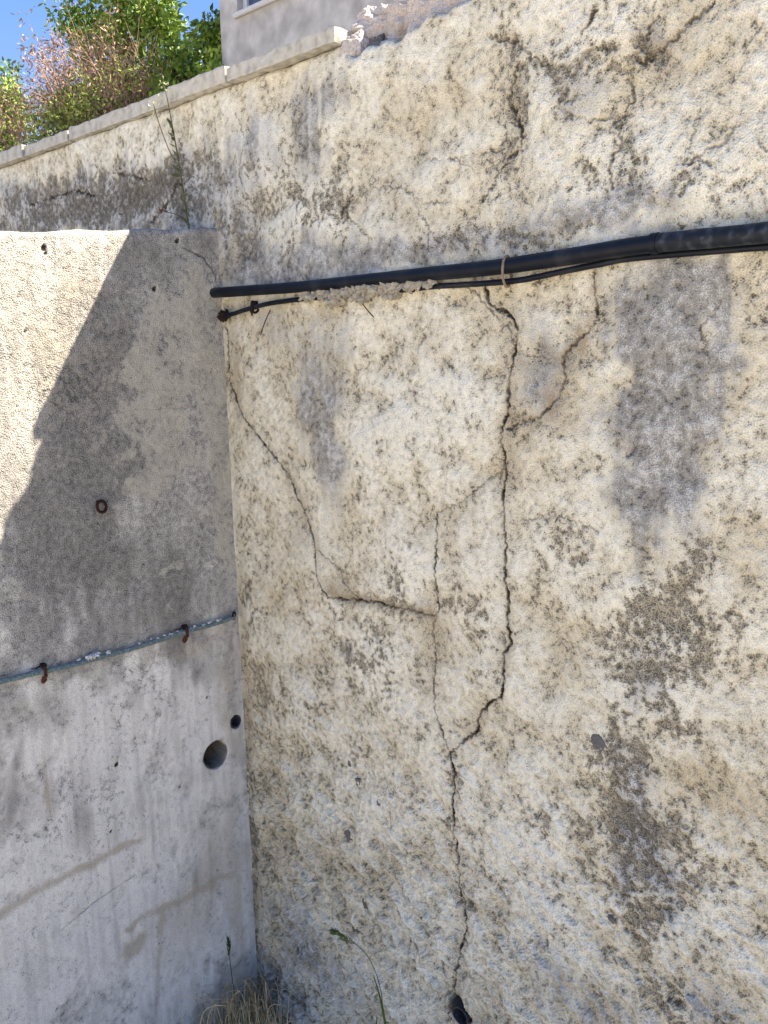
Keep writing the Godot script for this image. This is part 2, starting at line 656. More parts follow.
		for j in nv + 1:
			for i in nu:
				var k := j * st + i
				if kind == 0:
					ix[o] = k; ix[o + 1] = k + st; ix[o + 2] = k + 1
					ix[o + 3] = k + 1; ix[o + 4] = k + st; ix[o + 5] = k + st + 1
				else:
					ix[o] = k; ix[o + 1] = k + 1; ix[o + 2] = k + st
					ix[o + 3] = k + 1; ix[o + 4] = k + st + 1; ix[o + 5] = k + st
				o += 6
		var a := []
		a.resize(Mesh.ARRAY_MAX)
		a[Mesh.ARRAY_VERTEX] = pos
		a[Mesh.ARRAY_NORMAL] = nor
		a[Mesh.ARRAY_TANGENT] = tan_
		a[Mesh.ARRAY_TEX_UV] = uv
		a[Mesh.ARRAY_INDEX] = ix
		var m := ArrayMesh.new()
		m.add_surface_from_arrays(Mesh.PRIMITIVE_TRIANGLES, a)
		return m

# ------------------------------------------------------------------ materials
var noise_cache := {}
func noise_tex(seed_: int, freq: float, oct: int, lo: Color, hi: Color, mid := Color(-1, 0, 0), size := 512) -> ImageTexture:
	var n := FastNoiseLite.new()
	n.seed = seed_
	n.noise_type = FastNoiseLite.TYPE_SIMPLEX
	n.frequency = freq
	n.fractal_octaves = oct
	var im := n.get_seamless_image(size, size)
	var d := im.get_data()
	var out := PackedByteArray()
	out.resize(size * size * 3)
	for i in size * size:
		var t := d[i] / 255.0
		var c := lo.lerp(hi, t)
		if mid.r >= 0.0: c = lo.lerp(mid, t * 2.0) if t < 0.5 else mid.lerp(hi, t * 2.0 - 1.0)
		out[i * 3] = int(c.r * 255); out[i * 3 + 1] = int(c.g * 255); out[i * 3 + 2] = int(c.b * 255)
	return ImageTexture.create_from_image(Image.create_from_data(size, size, false, Image.FORMAT_RGB8, out))

func lin(r: float, g: float, b: float) -> Color:
	return Color(r, g, b).linear_to_srgb()

func mat(col: Color, rough := 0.9, spec := 0.3) -> StandardMaterial3D:
	var m := StandardMaterial3D.new()
	m.albedo_color = col
	m.roughness = rough
	m.metallic_specular = spec
	return m

func mottled(lo: Color, hi: Color, seed_: int, freq: float, scale: float, rough := 0.9, bump := 0.0, mid := Color(-1, 0, 0)) -> StandardMaterial3D:
	var m := mat(Color.WHITE, rough, 0.3)
	m.albedo_texture = noise_tex(seed_, freq, 5, lo, hi, mid)
	m.uv1_triplanar = true
	m.uv1_scale = Vector3.ONE * scale
	if bump > 0.0:
		m.heightmap_enabled = true
		m.heightmap_texture = m.albedo_texture
		m.heightmap_scale = bump
	return m

func vcol(rough := 0.8, back := Color(0, 0, 0)) -> StandardMaterial3D:
	var m := mat(Color.WHITE, rough, 0.25)
	m.vertex_color_use_as_albedo = true
	if back.r > 0.0 or back.g > 0.0:
		m.backlight_enabled = true
		m.backlight = back
	return m

# ------------------------------------------------------------------ the scene
func _ready() -> void:
	rng.seed = 20240
	# camera
	var cam := Camera3D.new()
	cam.name = "camera"
	add_child(cam)
	cam.transform = Transform3D(Basis(Vector3(0.73019, -0.02127, -0.68291), Vector3(-0.10544, 0.98403, -0.14338), Vector3(0.67506, 0.17670, 0.71629)).orthonormalized(), Vector3(1.4752, 1.5, 1.10374))
	cam.fov = rad_to_deg(2.0 * atan(512.0 / 881.3))
	cam.near = 0.02
	cam.far = 2000.0
	# sky, exposure
	var we := WorldEnvironment.new()
	we.name = "world_environment"
	var env := Environment.new()
	env.background_mode = Environment.BG_SKY
	var sky := Sky.new()
	var sm := ProceduralSkyMaterial.new()
	sm.sky_top_color = Color(0.225, 0.345, 0.52)
	sm.sky_horizon_color = Color(0.63, 0.66, 0.69)
	sm.sky_curve = 0.085
	sm.ground_bottom_color = Color(0.32, 0.29, 0.25)
	sm.ground_horizon_color = Color(0.55, 0.55, 0.52)
	sm.sky_energy_multiplier = 1.0
	sm.sun_angle_max = 20.0
	sky.sky_material = sm
	env.sky = sky
	env.ambient_light_source = Environment.AMBIENT_SOURCE_SKY
	env.tonemap_mode = Environment.TONE_MAPPER_LINEAR
	env.tonemap_exposure = 4.35
	env.sdfgi_enabled = true
	env.ssao_enabled = true
	env.ssil_enabled = true
	we.environment = env
	add_child(we)
	# sun
	var sun := DirectionalLight3D.new()
	sun.name = "sun"
	sun.light_energy = 1.6
	sun.light_color = Color(1.0, 0.95, 0.87)
	sun.light_angular_distance = 0.5
	sun.shadow_enabled = true
	add_child(sun)
	sun.look_at_from_position(SUN_DIR * 10.0, Vector3.ZERO, Vector3.UP)

	build_ground()
	build_plaster_wall()
	build_concrete_wall()
	build_house()
	build_pipes()
	build_fittings()
	build_trees()
	build_plants()

# ------------------------------------------------------------------ ground
func build_ground() -> void:
	var gm := mottled(lin(0.46, 0.42, 0.35), lin(0.60, 0.56, 0.48), 5, 0.012, 0.35, 0.95, 0.4)
	gm.uv1_world_triplanar = true
	var b := MB.new()
	b.quad(Vector3(-400, 0, 400), Vector3(-400, 0, -0.15), Vector3(400, 0, -0.15), Vector3(400, 0, 400))
	tag(put("ground", b.mesh(), gm), "pale dry ground in front of the walls", "", "", "structure")
	var t := MB.new()
	t.quad(Vector3(-400, 1.84, -0.2), Vector3(-400, 1.84, -400), Vector3(400, 1.84, -400), Vector3(400, 1.84, -0.2))
	var tm := mottled(lin(0.16, 0.13, 0.08), lin(0.30, 0.26, 0.17), 6, 0.015, 0.3, 0.95, 0.5)
	tm.uv1_world_triplanar = true
	tag(put("terrace", t.mesh(), tm), "higher ground held up behind the plaster wall", "", "", "structure")
	# loose soil heaped in the corner
	var n := FastNoiseLite.new()
	n.seed = 4
	n.frequency = 9.0
	n.fractal_octaves = 5
	var st := SurfaceTool.new()
	st.begin(Mesh.PRIMITIVE_TRIANGLES)
	st.set_smooth_group(0)
	var N := 90
	var P := func(i: int, j: int) -> Vector3:
		var x := -0.02 + 0.9 * i / N
		var z := -0.03 + 0.7 * j / N
		var fall := clampf(1.0 - x / 0.85, 0, 1) * clampf(1.0 - z / 0.65, 0, 1)
		return Vector3(x, -0.012 + fall * (0.050 + 0.05 * n.get_noise_2d(x, z) + 0.02 * n.get_noise_2d(x * 5.0, z * 5.0)), z)
	for i in N:
		for j in N:
			for q in [[0, 0], [1, 0], [1, 1], [0, 0], [1, 1], [0, 1]]:
				st.add_vertex(P.call(i + q[0], j + q[1]))
	st.index()
	st.generate_normals()
	tag(put("soil", st.commit(), mottled(lin(0.14, 0.12, 0.09), lin(0.30, 0.26, 0.20), 8, 0.03, 3.0, 0.97, 0.5)), "dark loose soil heaped in the corner of the walls", "", "", "structure")

# ------------------------------------------------------------------ the cream plaster wall
func cracks_plaster(p: Surface) -> void:
	var V := func(x: float, y: float) -> Vector2: return Vector2(x, y)
	p.crack([V.call(-0.018, 1.578), V.call(0.013, 1.552), V.call(0.009, 1.478), V.call(0.012, 1.446), V.call(0.034, 1.408), V.call(0.066, 1.373), V.call(0.099, 1.345), V.call(0.131, 1.317), V.call(0.157, 1.297), V.call(0.185, 1.264), V.call(0.203, 1.230), V.call(0.225, 1.205), V.call(0.243, 1.170), V.call(0.255, 1.139)], 0.0013, 1.00, 0.90, 200, 0.8)
	p.crack([V.call(0.255, 1.139), V.call(0.256, 1.106), V.call(0.260, 1.075), V.call(0.284, 1.049)], 0.0012, 0.90, 0.80, 201, 0.8)
	p.crack([V.call(0.255, 1.139), V.call(0.288, 1.124), V.call(0.319, 1.108), V.call(0.321, 1.085), V.call(0.357, 1.056)], 0.0010, 0.70, 0.80, 202, 0.8)
	p.crack([V.call(0.284, 1.047), V.call(0.320, 1.050), V.call(0.362, 1.054), V.call(0.408, 1.060), V.call(0.449, 1.058), V.call(0.490, 1.060), V.call(0.522, 1.057), V.call(0.546, 1.062)], 0.0014, 0.90, 1.30, 203, 0.8)
	p.crack([V.call(0.549, 1.240), V.call(0.552, 1.181), V.call(0.551, 1.122), V.call(0.553, 1.076), V.call(0.536, 1.030), V.call(0.543, 1.001), V.call(0.542, 0.940), V.call(0.548, 0.892), V.call(0.568, 0.848), V.call(0.579, 0.824)], 0.0011, 0.90, 0.35, 204, 1.0)
	p.crack([V.call(0.549, 1.240), V.call(0.596, 1.256), V.call(0.624, 1.276), V.call(0.648, 1.297), V.call(0.681, 1.320)], 0.0009, 0.60, 0.40, 205, 1.0)
	p.crack([V.call(0.652, 1.597), V.call(0.656, 1.579), V.call(0.663, 1.567), V.call(0.685, 1.560), V.call(0.696, 1.551), V.call(0.707, 1.536), V.call(0.709, 1.519), V.call(0.704, 1.499), V.call(0.697, 1.475), V.call(0.693, 1.445), V.call(0.693, 1.412), V.call(0.684, 1.385), V.call(0.680, 1.366), V.call(0.686, 1.342), V.call(0.686, 1.311), V.call(0.686, 1.278), V.call(0.689, 1.239), V.call(0.694, 1.202), V.call(0.694, 1.152), V.call(0.698, 1.119), V.call(0.696, 1.084), V.call(0.703, 1.048), V.call(0.690, 1.022), V.call(0.691, 0.972), V.call(0.687, 0.955), V.call(0.663, 0.937), V.call(0.637, 0.907), V.call(0.630, 0.875), V.call(0.605, 0.850), V.call(0.579, 0.822)], 0.0016, 1.00, 0.75, 206, 0.9)
	p.crack([V.call(0.579, 0.822), V.call(0.587, 0.786), V.call(0.584, 0.742), V.call(0.586, 0.679), V.call(0.592, 0.630), V.call(0.594, 0.579), V.call(0.609, 0.545), V.call(0.614, 0.512), V.call(0.604, 0.470), V.call(0.590, 0.409), V.call(0.578, 0.362), V.call(0.568, 0.287)], 0.0014, 1.00, 0.70, 207, 0.9)
	p.crack([V.call(0.602, 1.604), V.call(0.633, 1.591), V.call(0.656, 1.565), V.call(0.696, 1.531), V.call(0.704, 1.501)], 0.0008, 0.80, 0.30, 208, 0.8)
	p.crack([V.call(0.838, 1.604), V.call(0.839, 1.566), V.call(0.843, 1.542), V.call(0.825, 1.524), V.call(0.809, 1.511), V.call(0.787, 1.489), V.call(0.795, 1.463), V.call(0.784, 1.435), V.call(0.757, 1.405), V.call(0.719, 1.394), V.call(0.692, 1.382)], 0.0013, 0.80, 1.70, 209, 1.0)
	p.crack([V.call(0.704, 1.499), V.call(0.744, 1.492), V.call(0.787, 1.486)], 0.0008, 0.50, 1.20, 210, 1.0)
	p.crack([V.call(0.662, 1.943), V.call(0.705, 1.929), V.call(0.738, 1.899), V.call(0.763, 1.878)], 0.0018, 0.70, 0.78, 211, 1.6)
	p.crack([V.call(0.708, 1.895), V.call(0.692, 1.853), V.call(0.714, 1.815), V.call(0.714, 1.788), V.call(0.688, 1.772), V.call(0.665, 1.741), V.call(0.643, 1.722)], 0.0017, 0.80, 0.78, 212, 1.6)
	p.crack([V.call(0.516, 1.799), V.call(0.596, 1.788), V.call(0.634, 1.766)], 0.0006, 0.70, 0.00, 213, 1.2)
	p.crack([V.call(0.838, 1.933), V.call(0.816, 1.908)], 0.0018, 0.80, 0.52, 214, 1.4)
	p.crack([V.call(0.802, 1.862), V.call(0.824, 1.886), V.call(0.868, 1.882)], 0.0020, 0.70, 0.65, 215, 1.4)
	p.crack([V.call(0.991, 1.903), V.call(0.961, 1.890), V.call(0.930, 1.870), V.call(0.897, 1.854)], 0.0016, 0.80, 0.91, 216, 1.5)
	p.crack([V.call(0.917, 1.924), V.call(0.909, 1.892), V.call(0.883, 1.845), V.call(0.887, 1.814), V.call(0.870, 1.793), V.call(0.873, 1.762), V.call(0.857, 1.739), V.call(0.866, 1.707)], 0.0012, 0.70, 0.26, 217, 1.4)
	p.crack([V.call(1.022, 1.759), V.call(1.012, 1.744), V.call(0.981, 1.732), V.call(0.969, 1.722)], 0.0014, 0.70, 0.26, 218, 1.4)
	p.crack([V.call(1.063, 1.725), V.call(1.050, 1.738)], 0.0020, 0.80, 0.39, 219, 1.4)
	p.crack([V.call(-0.780, 1.892), V.call(-0.646, 1.898), V.call(-0.547, 1.897), V.call(-0.458, 1.872)], 0.0020, 0.80, 0.40, 220, 1.4)
	p.crack([V.call(-0.377, 1.912), V.call(-0.304, 1.895), V.call(-0.228, 1.874)], 0.0016, 0.80, 0.30, 221, 1.4)
	p.crack([V.call(-0.238, 1.790), V.call(-0.151, 1.824), V.call(-0.118, 1.859)], 0.0022, 0.80, 0.50, 222, 1.4)
	p.crack([V.call(0.372, 1.765), V.call(0.352, 1.743), V.call(0.341, 1.720)], 0.0016, 0.80, 0.30, 223, 1.4)
	p.crack([V.call(0.895, 1.930), V.call(0.892, 1.902), V.call(0.911, 1.859)], 0.0007, 0.75, 0.12, 224, 1.5)
	p.crack([V.call(0.979, 1.787), V.call(0.968, 1.740), V.call(1.010, 1.708), V.call(1.032, 1.709)], 0.0007, 0.75, 0.12, 225, 1.5)
	p.crack([V.call(0.775, 1.826), V.call(0.825, 1.800), V.call(0.874, 1.799)], 0.0007, 0.75, 0.12, 226, 1.5)
	p.crack([V.call(0.511, 1.739), V.call(0.547, 1.693), V.call(0.543, 1.660)], 0.0007, 0.75, 0.12, 227, 1.5)
	p.crack([V.call(0.332, 1.847), V.call(0.373, 1.789), V.call(0.359, 1.734), V.call(0.421, 1.687)], 0.0007, 0.75, 0.12, 228, 1.5)
	p.crack([V.call(0.396, 1.770), V.call(0.481, 1.766), V.call(0.536, 1.732), V.call(0.588, 1.729)], 0.0007, 0.75, 0.12, 229, 1.5)
	p.crack([V.call(0.072, 1.953), V.call(0.101, 1.895), V.call(0.078, 1.840), V.call(0.110, 1.781)], 0.0007, 0.75, 0.12, 230, 1.5)
	p.crack([V.call(0.596, 1.788), V.call(0.634, 1.787), V.call(0.681, 1.789)], 0.0007, 0.75, 0.12, 231, 1.5)
	p.crack([V.call(0.793, 1.070), V.call(0.836, 1.056), V.call(0.893, 1.050), V.call(0.954, 1.058)], 0.0007, 0.75, 0.12, 232, 1.5)
	p.crack([V.call(0.209, 1.846), V.call(0.247, 1.790), V.call(0.232, 1.732)], 0.0007, 0.75, 0.12, 233, 1.5)
	p.crack([V.call(0.720, 1.246), V.call(0.790, 1.260), V.call(0.856, 1.247)], 0.0007, 0.75, 0.12, 234, 1.5)
	p.crack([V.call(1.015, 1.557), V.call(0.991, 1.521), V.call(1.008, 1.471)], 0.0007, 0.75, 0.12, 235, 1.5)

func stains_plaster(p: Surface) -> void:
	p.stamp(GREY, -0.633, 1.829, 0.448, 0.032, 0.00, 1.26)
	p.stamp(GREY, -0.236, 1.804, 0.230, 0.051, 0.00, 0.98)
	p.stamp(GREY, -0.395, 1.844, 0.213, 0.042, 0.00, 0.56)
	p.stamp(DIRT, -0.438, 1.854, 0.395, 0.060, 0.00, 0.83)
	p.stamp(DIRT, -0.269, 1.859, 0.195, 0.061, 0.00, 0.55)
	p.stamp(DIRT, -0.138, 1.842, 0.043, 0.078, 0.00, 0.66)
	p.stamp(GREY, 0.078, 1.831, 0.152, 0.107, 0.00, 0.49)
	p.stamp(GREY, 0.278, 1.885, 0.051, 0.097, 0.00, 0.77)
	p.stamp(DIRT, 0.247, 1.790, 0.159, 0.118, 0.00, 0.55)
	p.stamp(GREY, 0.343, 1.929, 0.072, 0.028, 0.00, 0.49)
	p.stamp(DIRT, 0.041, 1.762, 0.126, 0.074, 0.00, 0.55)
	p.stamp(GREY, 0.038, 1.725, 0.095, 0.056, 0.00, 0.70)
	p.stamp(PALE, 0.110, 1.853, 0.088, 0.070, 0.00, 0.40)
	p.stamp(GREY, 0.184, 1.671, 0.255, 0.039, 0.00, 1.12)
	p.stamp(GREY, 0.483, 1.662, 0.262, 0.020, 0.00, 0.70)
	p.stamp(TAN, 0.550, 1.873, 0.140, 0.064, 0.00, 0.45)
	p.stamp(TAN, 0.537, 1.713, 0.072, 0.060, 0.00, 0.50)
	p.stamp(PALE, 0.599, 1.829, 0.057, 0.035, 0.00, 0.60)
	p.stamp(PALE, 0.568, 1.739, 0.050, 0.029, 0.00, 0.40)
	p.stamp(DIRT, 0.347, 1.752, 0.034, 0.057, 0.00, 0.66)
	p.stamp(DIRT, 0.698, 1.878, 0.031, 0.093, 0.00, 0.88)
	p.stamp(DIRT, 0.681, 1.745, 0.036, 0.069, 0.00, 0.72)
	p.stamp(DIRT, 0.826, 1.876, 0.090, 0.056, 0.00, 0.77)
	p.stamp(GREY, 0.804, 1.843, 0.062, 0.032, -0.50, 0.49)
	p.stamp(TAN, 0.841, 1.848, 0.103, 0.062, 0.00, 0.40)
	p.stamp(DIRT, 0.918, 1.855, 0.027, 0.053, 0.00, 0.88)
	p.stamp(GREY, 0.918, 1.872, 0.021, 0.047, 0.30, 0.70)
	p.stamp(DIRT, 0.859, 1.733, 0.073, 0.050, 0.00, 0.61)
	p.stamp(TAN, 0.964, 1.856, 0.076, 0.057, 0.00, 0.35)
	p.stamp(PALE, 1.021, 1.799, 0.060, 0.067, 0.00, 0.30)
	p.stamp(GREY, 0.783, 1.681, 0.113, 0.024, 0.00, 0.84)
	p.stamp(GREY, 0.889, 1.687, 0.071, 0.028, 0.00, 0.98)
	p.stamp(PALE, 0.997, 1.671, 0.088, 0.026, 0.00, 0.95)
	p.stamp(DIRT, 0.983, 1.703, 0.077, 0.030, 0.00, 0.61)
	p.stamp(GREY, 1.047, 1.639, 0.048, 0.009, 0.00, 0.56)
	p.stamp(GREY, 0.276, 1.437, 0.070, 0.145, 0.10, 1.12)
	p.stamp(GREY, 0.306, 1.292, 0.037, 0.093, 0.00, 0.70)
	p.stamp(GREY, 0.162, 1.549, 0.053, 0.074, 0.00, 0.49)
	p.stamp(TAN, 0.062, 1.435, 0.045, 0.138, 0.00, 0.70)
	p.stamp(TAN, 0.235, 1.579, 0.192, 0.023, 0.00, 0.50)
	p.stamp(GREY, 0.349, 1.508, 0.025, 0.069, 0.00, 0.49)
	p.stamp(PALE, 0.477, 1.390, 0.125, 0.118, 0.00, 0.50)
	p.stamp(PALE, 0.447, 1.143, 0.096, 0.109, 0.00, 0.60)
	p.stamp(PALE, 0.621, 1.441, 0.049, 0.093, 0.00, 0.50)
	p.stamp(TAN, 0.565, 1.520, 0.082, 0.062, 0.00, 0.30)
	p.stamp(TAN, 0.603, 1.166, 0.052, 0.084, 0.00, 0.30)
	p.stamp(GREY, 0.753, 1.486, 0.051, 0.043, 0.00, 0.63)
	p.stamp(GREY, 0.745, 1.443, 0.035, 0.029, 0.00, 0.56)
	p.stamp(PALE, 0.826, 1.527, 0.055, 0.054, 0.00, 0.35)
	p.stamp(TAN, 0.719, 1.368, 0.045, 0.090, 0.00, 0.60)
	p.stamp(TAN, 0.804, 1.429, 0.036, 0.050, 0.00, 0.70)
	p.stamp(TAN, 0.813, 1.359, 0.049, 0.057, 0.00, 0.30)
	p.stamp(GREY, 0.943, 1.535, 0.076, 0.095, 0.00, 1.40)
	p.stamp(GREY, 0.948, 1.406, 0.077, 0.105, 0.00, 1.26)
	p.stamp(GREY, 0.937, 1.312, 0.064, 0.081, 0.00, 1.05)
	p.stamp(GREY, 0.918, 1.240, 0.033, 0.056, 0.00, 0.84)
	p.stamp(PALE, 0.939, 1.271, 0.043, 0.041, 0.00, 0.35)
	p.stamp(TAN, 1.065, 1.240, 0.037, 0.051, 0.00, 0.85)
	p.stamp(TAN, 1.044, 1.471, 0.031, 0.073, 0.00, 0.35)
	p.stamp(PALE, 1.055, 1.373, 0.031, 0.087, 0.00, 0.35)
	p.stamp(GREY, 0.996, 1.244, 0.019, 0.054, 0.00, 0.56)
	p.stamp(DIRT, 0.931, 1.063, 0.082, 0.102, 0.00, 1.04)
	p.stamp(DIRT, 0.950, 1.147, 0.058, 0.071, 0.00, 0.66)
	p.stamp(DIRT, 0.990, 1.223, 0.019, 0.054, 0.00, 0.77)
	p.stamp(GREY, 0.932, 1.041, 0.045, 0.059, 0.00, 0.49)
	p.stamp(DIRT, 0.897, 0.894, 0.048, 0.062, 0.00, 0.88)
	p.stamp(DIRT, 0.907, 0.827, 0.071, 0.079, 0.00, 0.99)
	p.stamp(GREY, 0.915, 0.853, 0.041, 0.078, 0.00, 0.84)
	p.stamp(TAN, 0.910, 0.898, 0.034, 0.062, 0.00, 0.60)
	p.stamp(GREY, 0.945, 0.778, 0.061, 0.070, 0.00, 0.91)
	p.stamp(DIRT, 0.934, 0.733, 0.086, 0.087, 0.00, 0.83)
	p.stamp(DIRT, 1.021, 0.816, 0.070, 0.059, 0.00, 0.50)
	p.stamp(TAN, 1.038, 0.911, 0.081, 0.043, 0.00, 0.80)
	p.stamp(TAN, 0.868, 0.755, 0.067, 0.065, 0.00, 0.35)
	p.stamp(TAN, 1.014, 0.634, 0.087, 0.055, 0.00, 0.40)
	p.stamp(GREY, 1.059, 0.595, 0.055, 0.038, 0.00, 0.56)
	p.stamp(GREY, 0.840, 0.484, 0.107, 0.071, 0.00, 0.56)
	p.stamp(DIRT, 1.002, 0.572, 0.089, 0.064, 0.00, 0.61)
	p.stamp(TAN, 0.793, 1.070, 0.069, 0.063, 0.00, 0.25)
	p.stamp(DIRT, 1.035, 1.122, 0.053, 0.068, 0.00, 0.55)
	p.stamp(TAN, 0.105, 1.026, 0.077, 0.047, 0.00, 0.80)
	p.stamp(TAN, 0.192, 0.838, 0.153, 0.129, 0.00, 0.30)
	p.stamp(TAN, 0.089, 0.457, 0.086, 0.170, 0.00, 0.85)
	p.stamp(TAN, 0.021, 0.220, 0.074, 0.157, 0.00, 0.60)
	p.stamp(GREY, 0.065, 0.103, 0.109, 0.092, 0.00, 0.77)
	p.stamp(TAN, 0.307, 0.488, 0.116, 0.067, 0.00, 0.50)
	p.stamp(PALE, 0.285, 0.952, 0.169, 0.061, 0.00, 0.50)
	p.stamp(PALE, 0.332, 0.752, 0.138, 0.125, 0.00, 0.40)
	p.stamp(PALE, 0.621, 0.694, 0.097, 0.149, 0.00, 0.50)
	p.stamp(PALE, 0.504, 0.469, 0.148, 0.124, 0.00, 0.40)
	p.stamp(GREY, 0.251, 0.224, 0.155, 0.072, 0.00, 0.56)
	p.stamp(DIRT, 0.469, 1.075, 0.047, 0.091, 0.00, 0.44)
	p.stamp(DIRT, 0.366, 0.941, 0.105, 0.088, 0.00, 0.55)
	p.stamp(GREY, 0.332, 0.953, 0.049, 0.024, 0.00, 0.84)
	p.stamp(DIRT, 0.623, 1.068, 0.062, 0.068, 0.00, 0.44)
	p.stamp(GREY, 0.161, 0.286, 0.083, 0.098, 0.00, 0.56)
	p.stamp(DIRT, 0.003, 0.411, 0.022, 0.379, 0.00, 0.99)
	p.stamp(TAN, 0.027, 0.773, 0.035, 0.232, 0.00, 0.50)
	p.stamp(DIRT, 0.547, 1.675, 0.123, 0.015, 0.00, 0.44)
	p.stamp(DIRT, 0.791, 1.194, 0.051, 0.091, 0.00, 0.39)
	p.stamp(PALE, 0.800, 0.641, 0.091, 0.139, 0.00, 0.40)
	p.stamp(PALE, 1.052, 0.753, 0.054, 0.074, 0.00, 0.30)
	p.stamp(DIRT, 0.771, 0.751, 0.055, 0.051, 0.00, 0.44)
	p.stamp(GREY, 0.515, 1.065, 0.023, 0.025, 0.00, 0.56)
	p.stamp(GREY, -0.625, 1.873, 0.691, 0.059, 0.00, 1.10)
	p.stamp(DIRT, -0.623, 1.884, 0.591, 0.063, 0.00, 0.90)
	p.stamp(GREY, -0.198, 1.799, 0.187, 0.052, 0.00, 0.80)
	p.stamp(DIRT, -0.196, 1.819, 0.168, 0.060, 0.00, 0.50)
	p.stamp(TAN, 0.096, 0.565, 0.102, 0.473, 0.00, 0.35)
	p.stamp(HALO, 0.012, 0.630, 0.018, 0.625, 0.00, 0.50)
	p.stamp(DIRT, 0.048, 0.778, 0.034, 0.460, 0.00, 0.40)
	p.stamp(GREY, 0.150, 0.098, 0.102, 0.046, 0.00, 0.60)  # this pair darkens the colour where the wall foot is recessed
	p.stamp(DIRT, 0.150, 0.098, 0.102, 0.041, 0.00, 0.60)
	p.stamp(GREY, 0.942, 1.561, 0.079, 0.076, 0.00, 0.50)
	p.stamp(GREY, 0.948, 1.406, 0.077, 0.118, 0.00, 0.40)
	p.stamp(GREY, -0.580, 1.844, 0.529, 0.032, 0.00, 1.00)
	p.stamp(GREY, -0.234, 1.824, 0.191, 0.044, 0.00, 0.70)
	p.stamp(DIRT, -0.353, 1.839, 0.374, 0.046, 0.00, 0.60)
	p.stamp(GREY, -0.832, 1.911, 0.167, 0.048, 0.00, 0.50)
	p.stamp(GREY, 0.239, 1.656, 0.298, 0.024, 0.00, 0.80)
	p.stamp(GREY, 0.645, 1.658, 0.149, 0.017, 0.00, 0.50)
	p.stamp(HALO, 0.779, 1.436, 0.023, 0.032, 0.00, 0.50)
	p.stamp(HALO, 0.811, 1.499, 0.019, 0.035, 0.00, 0.45)
	p.stamp(HALO, 0.719, 1.391, 0.036, 0.013, 0.00, 0.50)
	p.stamp(HALO, 0.695, 1.382, 0.017, 0.091, 0.00, 0.30)
	p.stamp(HALO, 0.537, 1.016, 0.027, 0.072, 0.00, 0.40)
	p.stamp(HALO, 0.304, 1.061, 0.038, 0.027, 0.00, 0.60)
	p.stamp(HALO, 0.212, 1.188, 0.029, 0.079, 0.00, 0.30)
	p.stamp(HALO, 0.037, 1.494, 0.019, 0.118, 0.00, 0.40)
	p.stamp(HALO, 0.693, 1.032, 0.019, 0.033, 0.00, 0.40)
	p.stamp(HALO, 0.918, 1.855, 0.022, 0.047, 0.30, 0.40)
	p.stamp(HALO, 0.698, 1.864, 0.024, 0.066, 0.00, 0.35)
	p.stamp(HALO, 0.420, 1.057, 0.099, 0.013, 0.00, 0.40)
	p.stamp(HALO, 0.788, 1.400, 0.023, 0.020, 0.00, 0.30)
	p.stamp(DIRT, 0.589, 0.738, 0.022, 0.112, 0.00, 0.30)
	p.stamp(DIRT, 0.188, 0.772, 0.093, 0.088, 0.00, 0.35)
	p.stamp(DIRT, 0.682, 1.661, 0.180, 0.020, 0.00, 0.50)

func rough_field(p: Surface) -> void:
	# the plaster is thrown on coarse low down, floated smoother above the pipe
	var S: PackedFloat32Array = p.f[ROUGH]
	var Dd: PackedFloat32Array = p.f[DIRT]
	for j in p.ch:
		var v := p.v1 - (j + 0.5) * 4.0 / p.ppm
		for i in p.cw:
			var u := p.u0 + (i + 0.5) * 4.0 / p.ppm
			var s := lerpf(1.28, 0.22, smoothstep(0.35, 1.15, v))
			if v > 1.62: s = 0.10 + 0.22 * smoothstep(0.60, 0.80, u)
			S[j * p.cw + i] = s
			if v > 1.64: Dd[j * p.cw + i] -= 0.07
	p.f[ROUGH] = S
	p.f[DIRT] = Dd

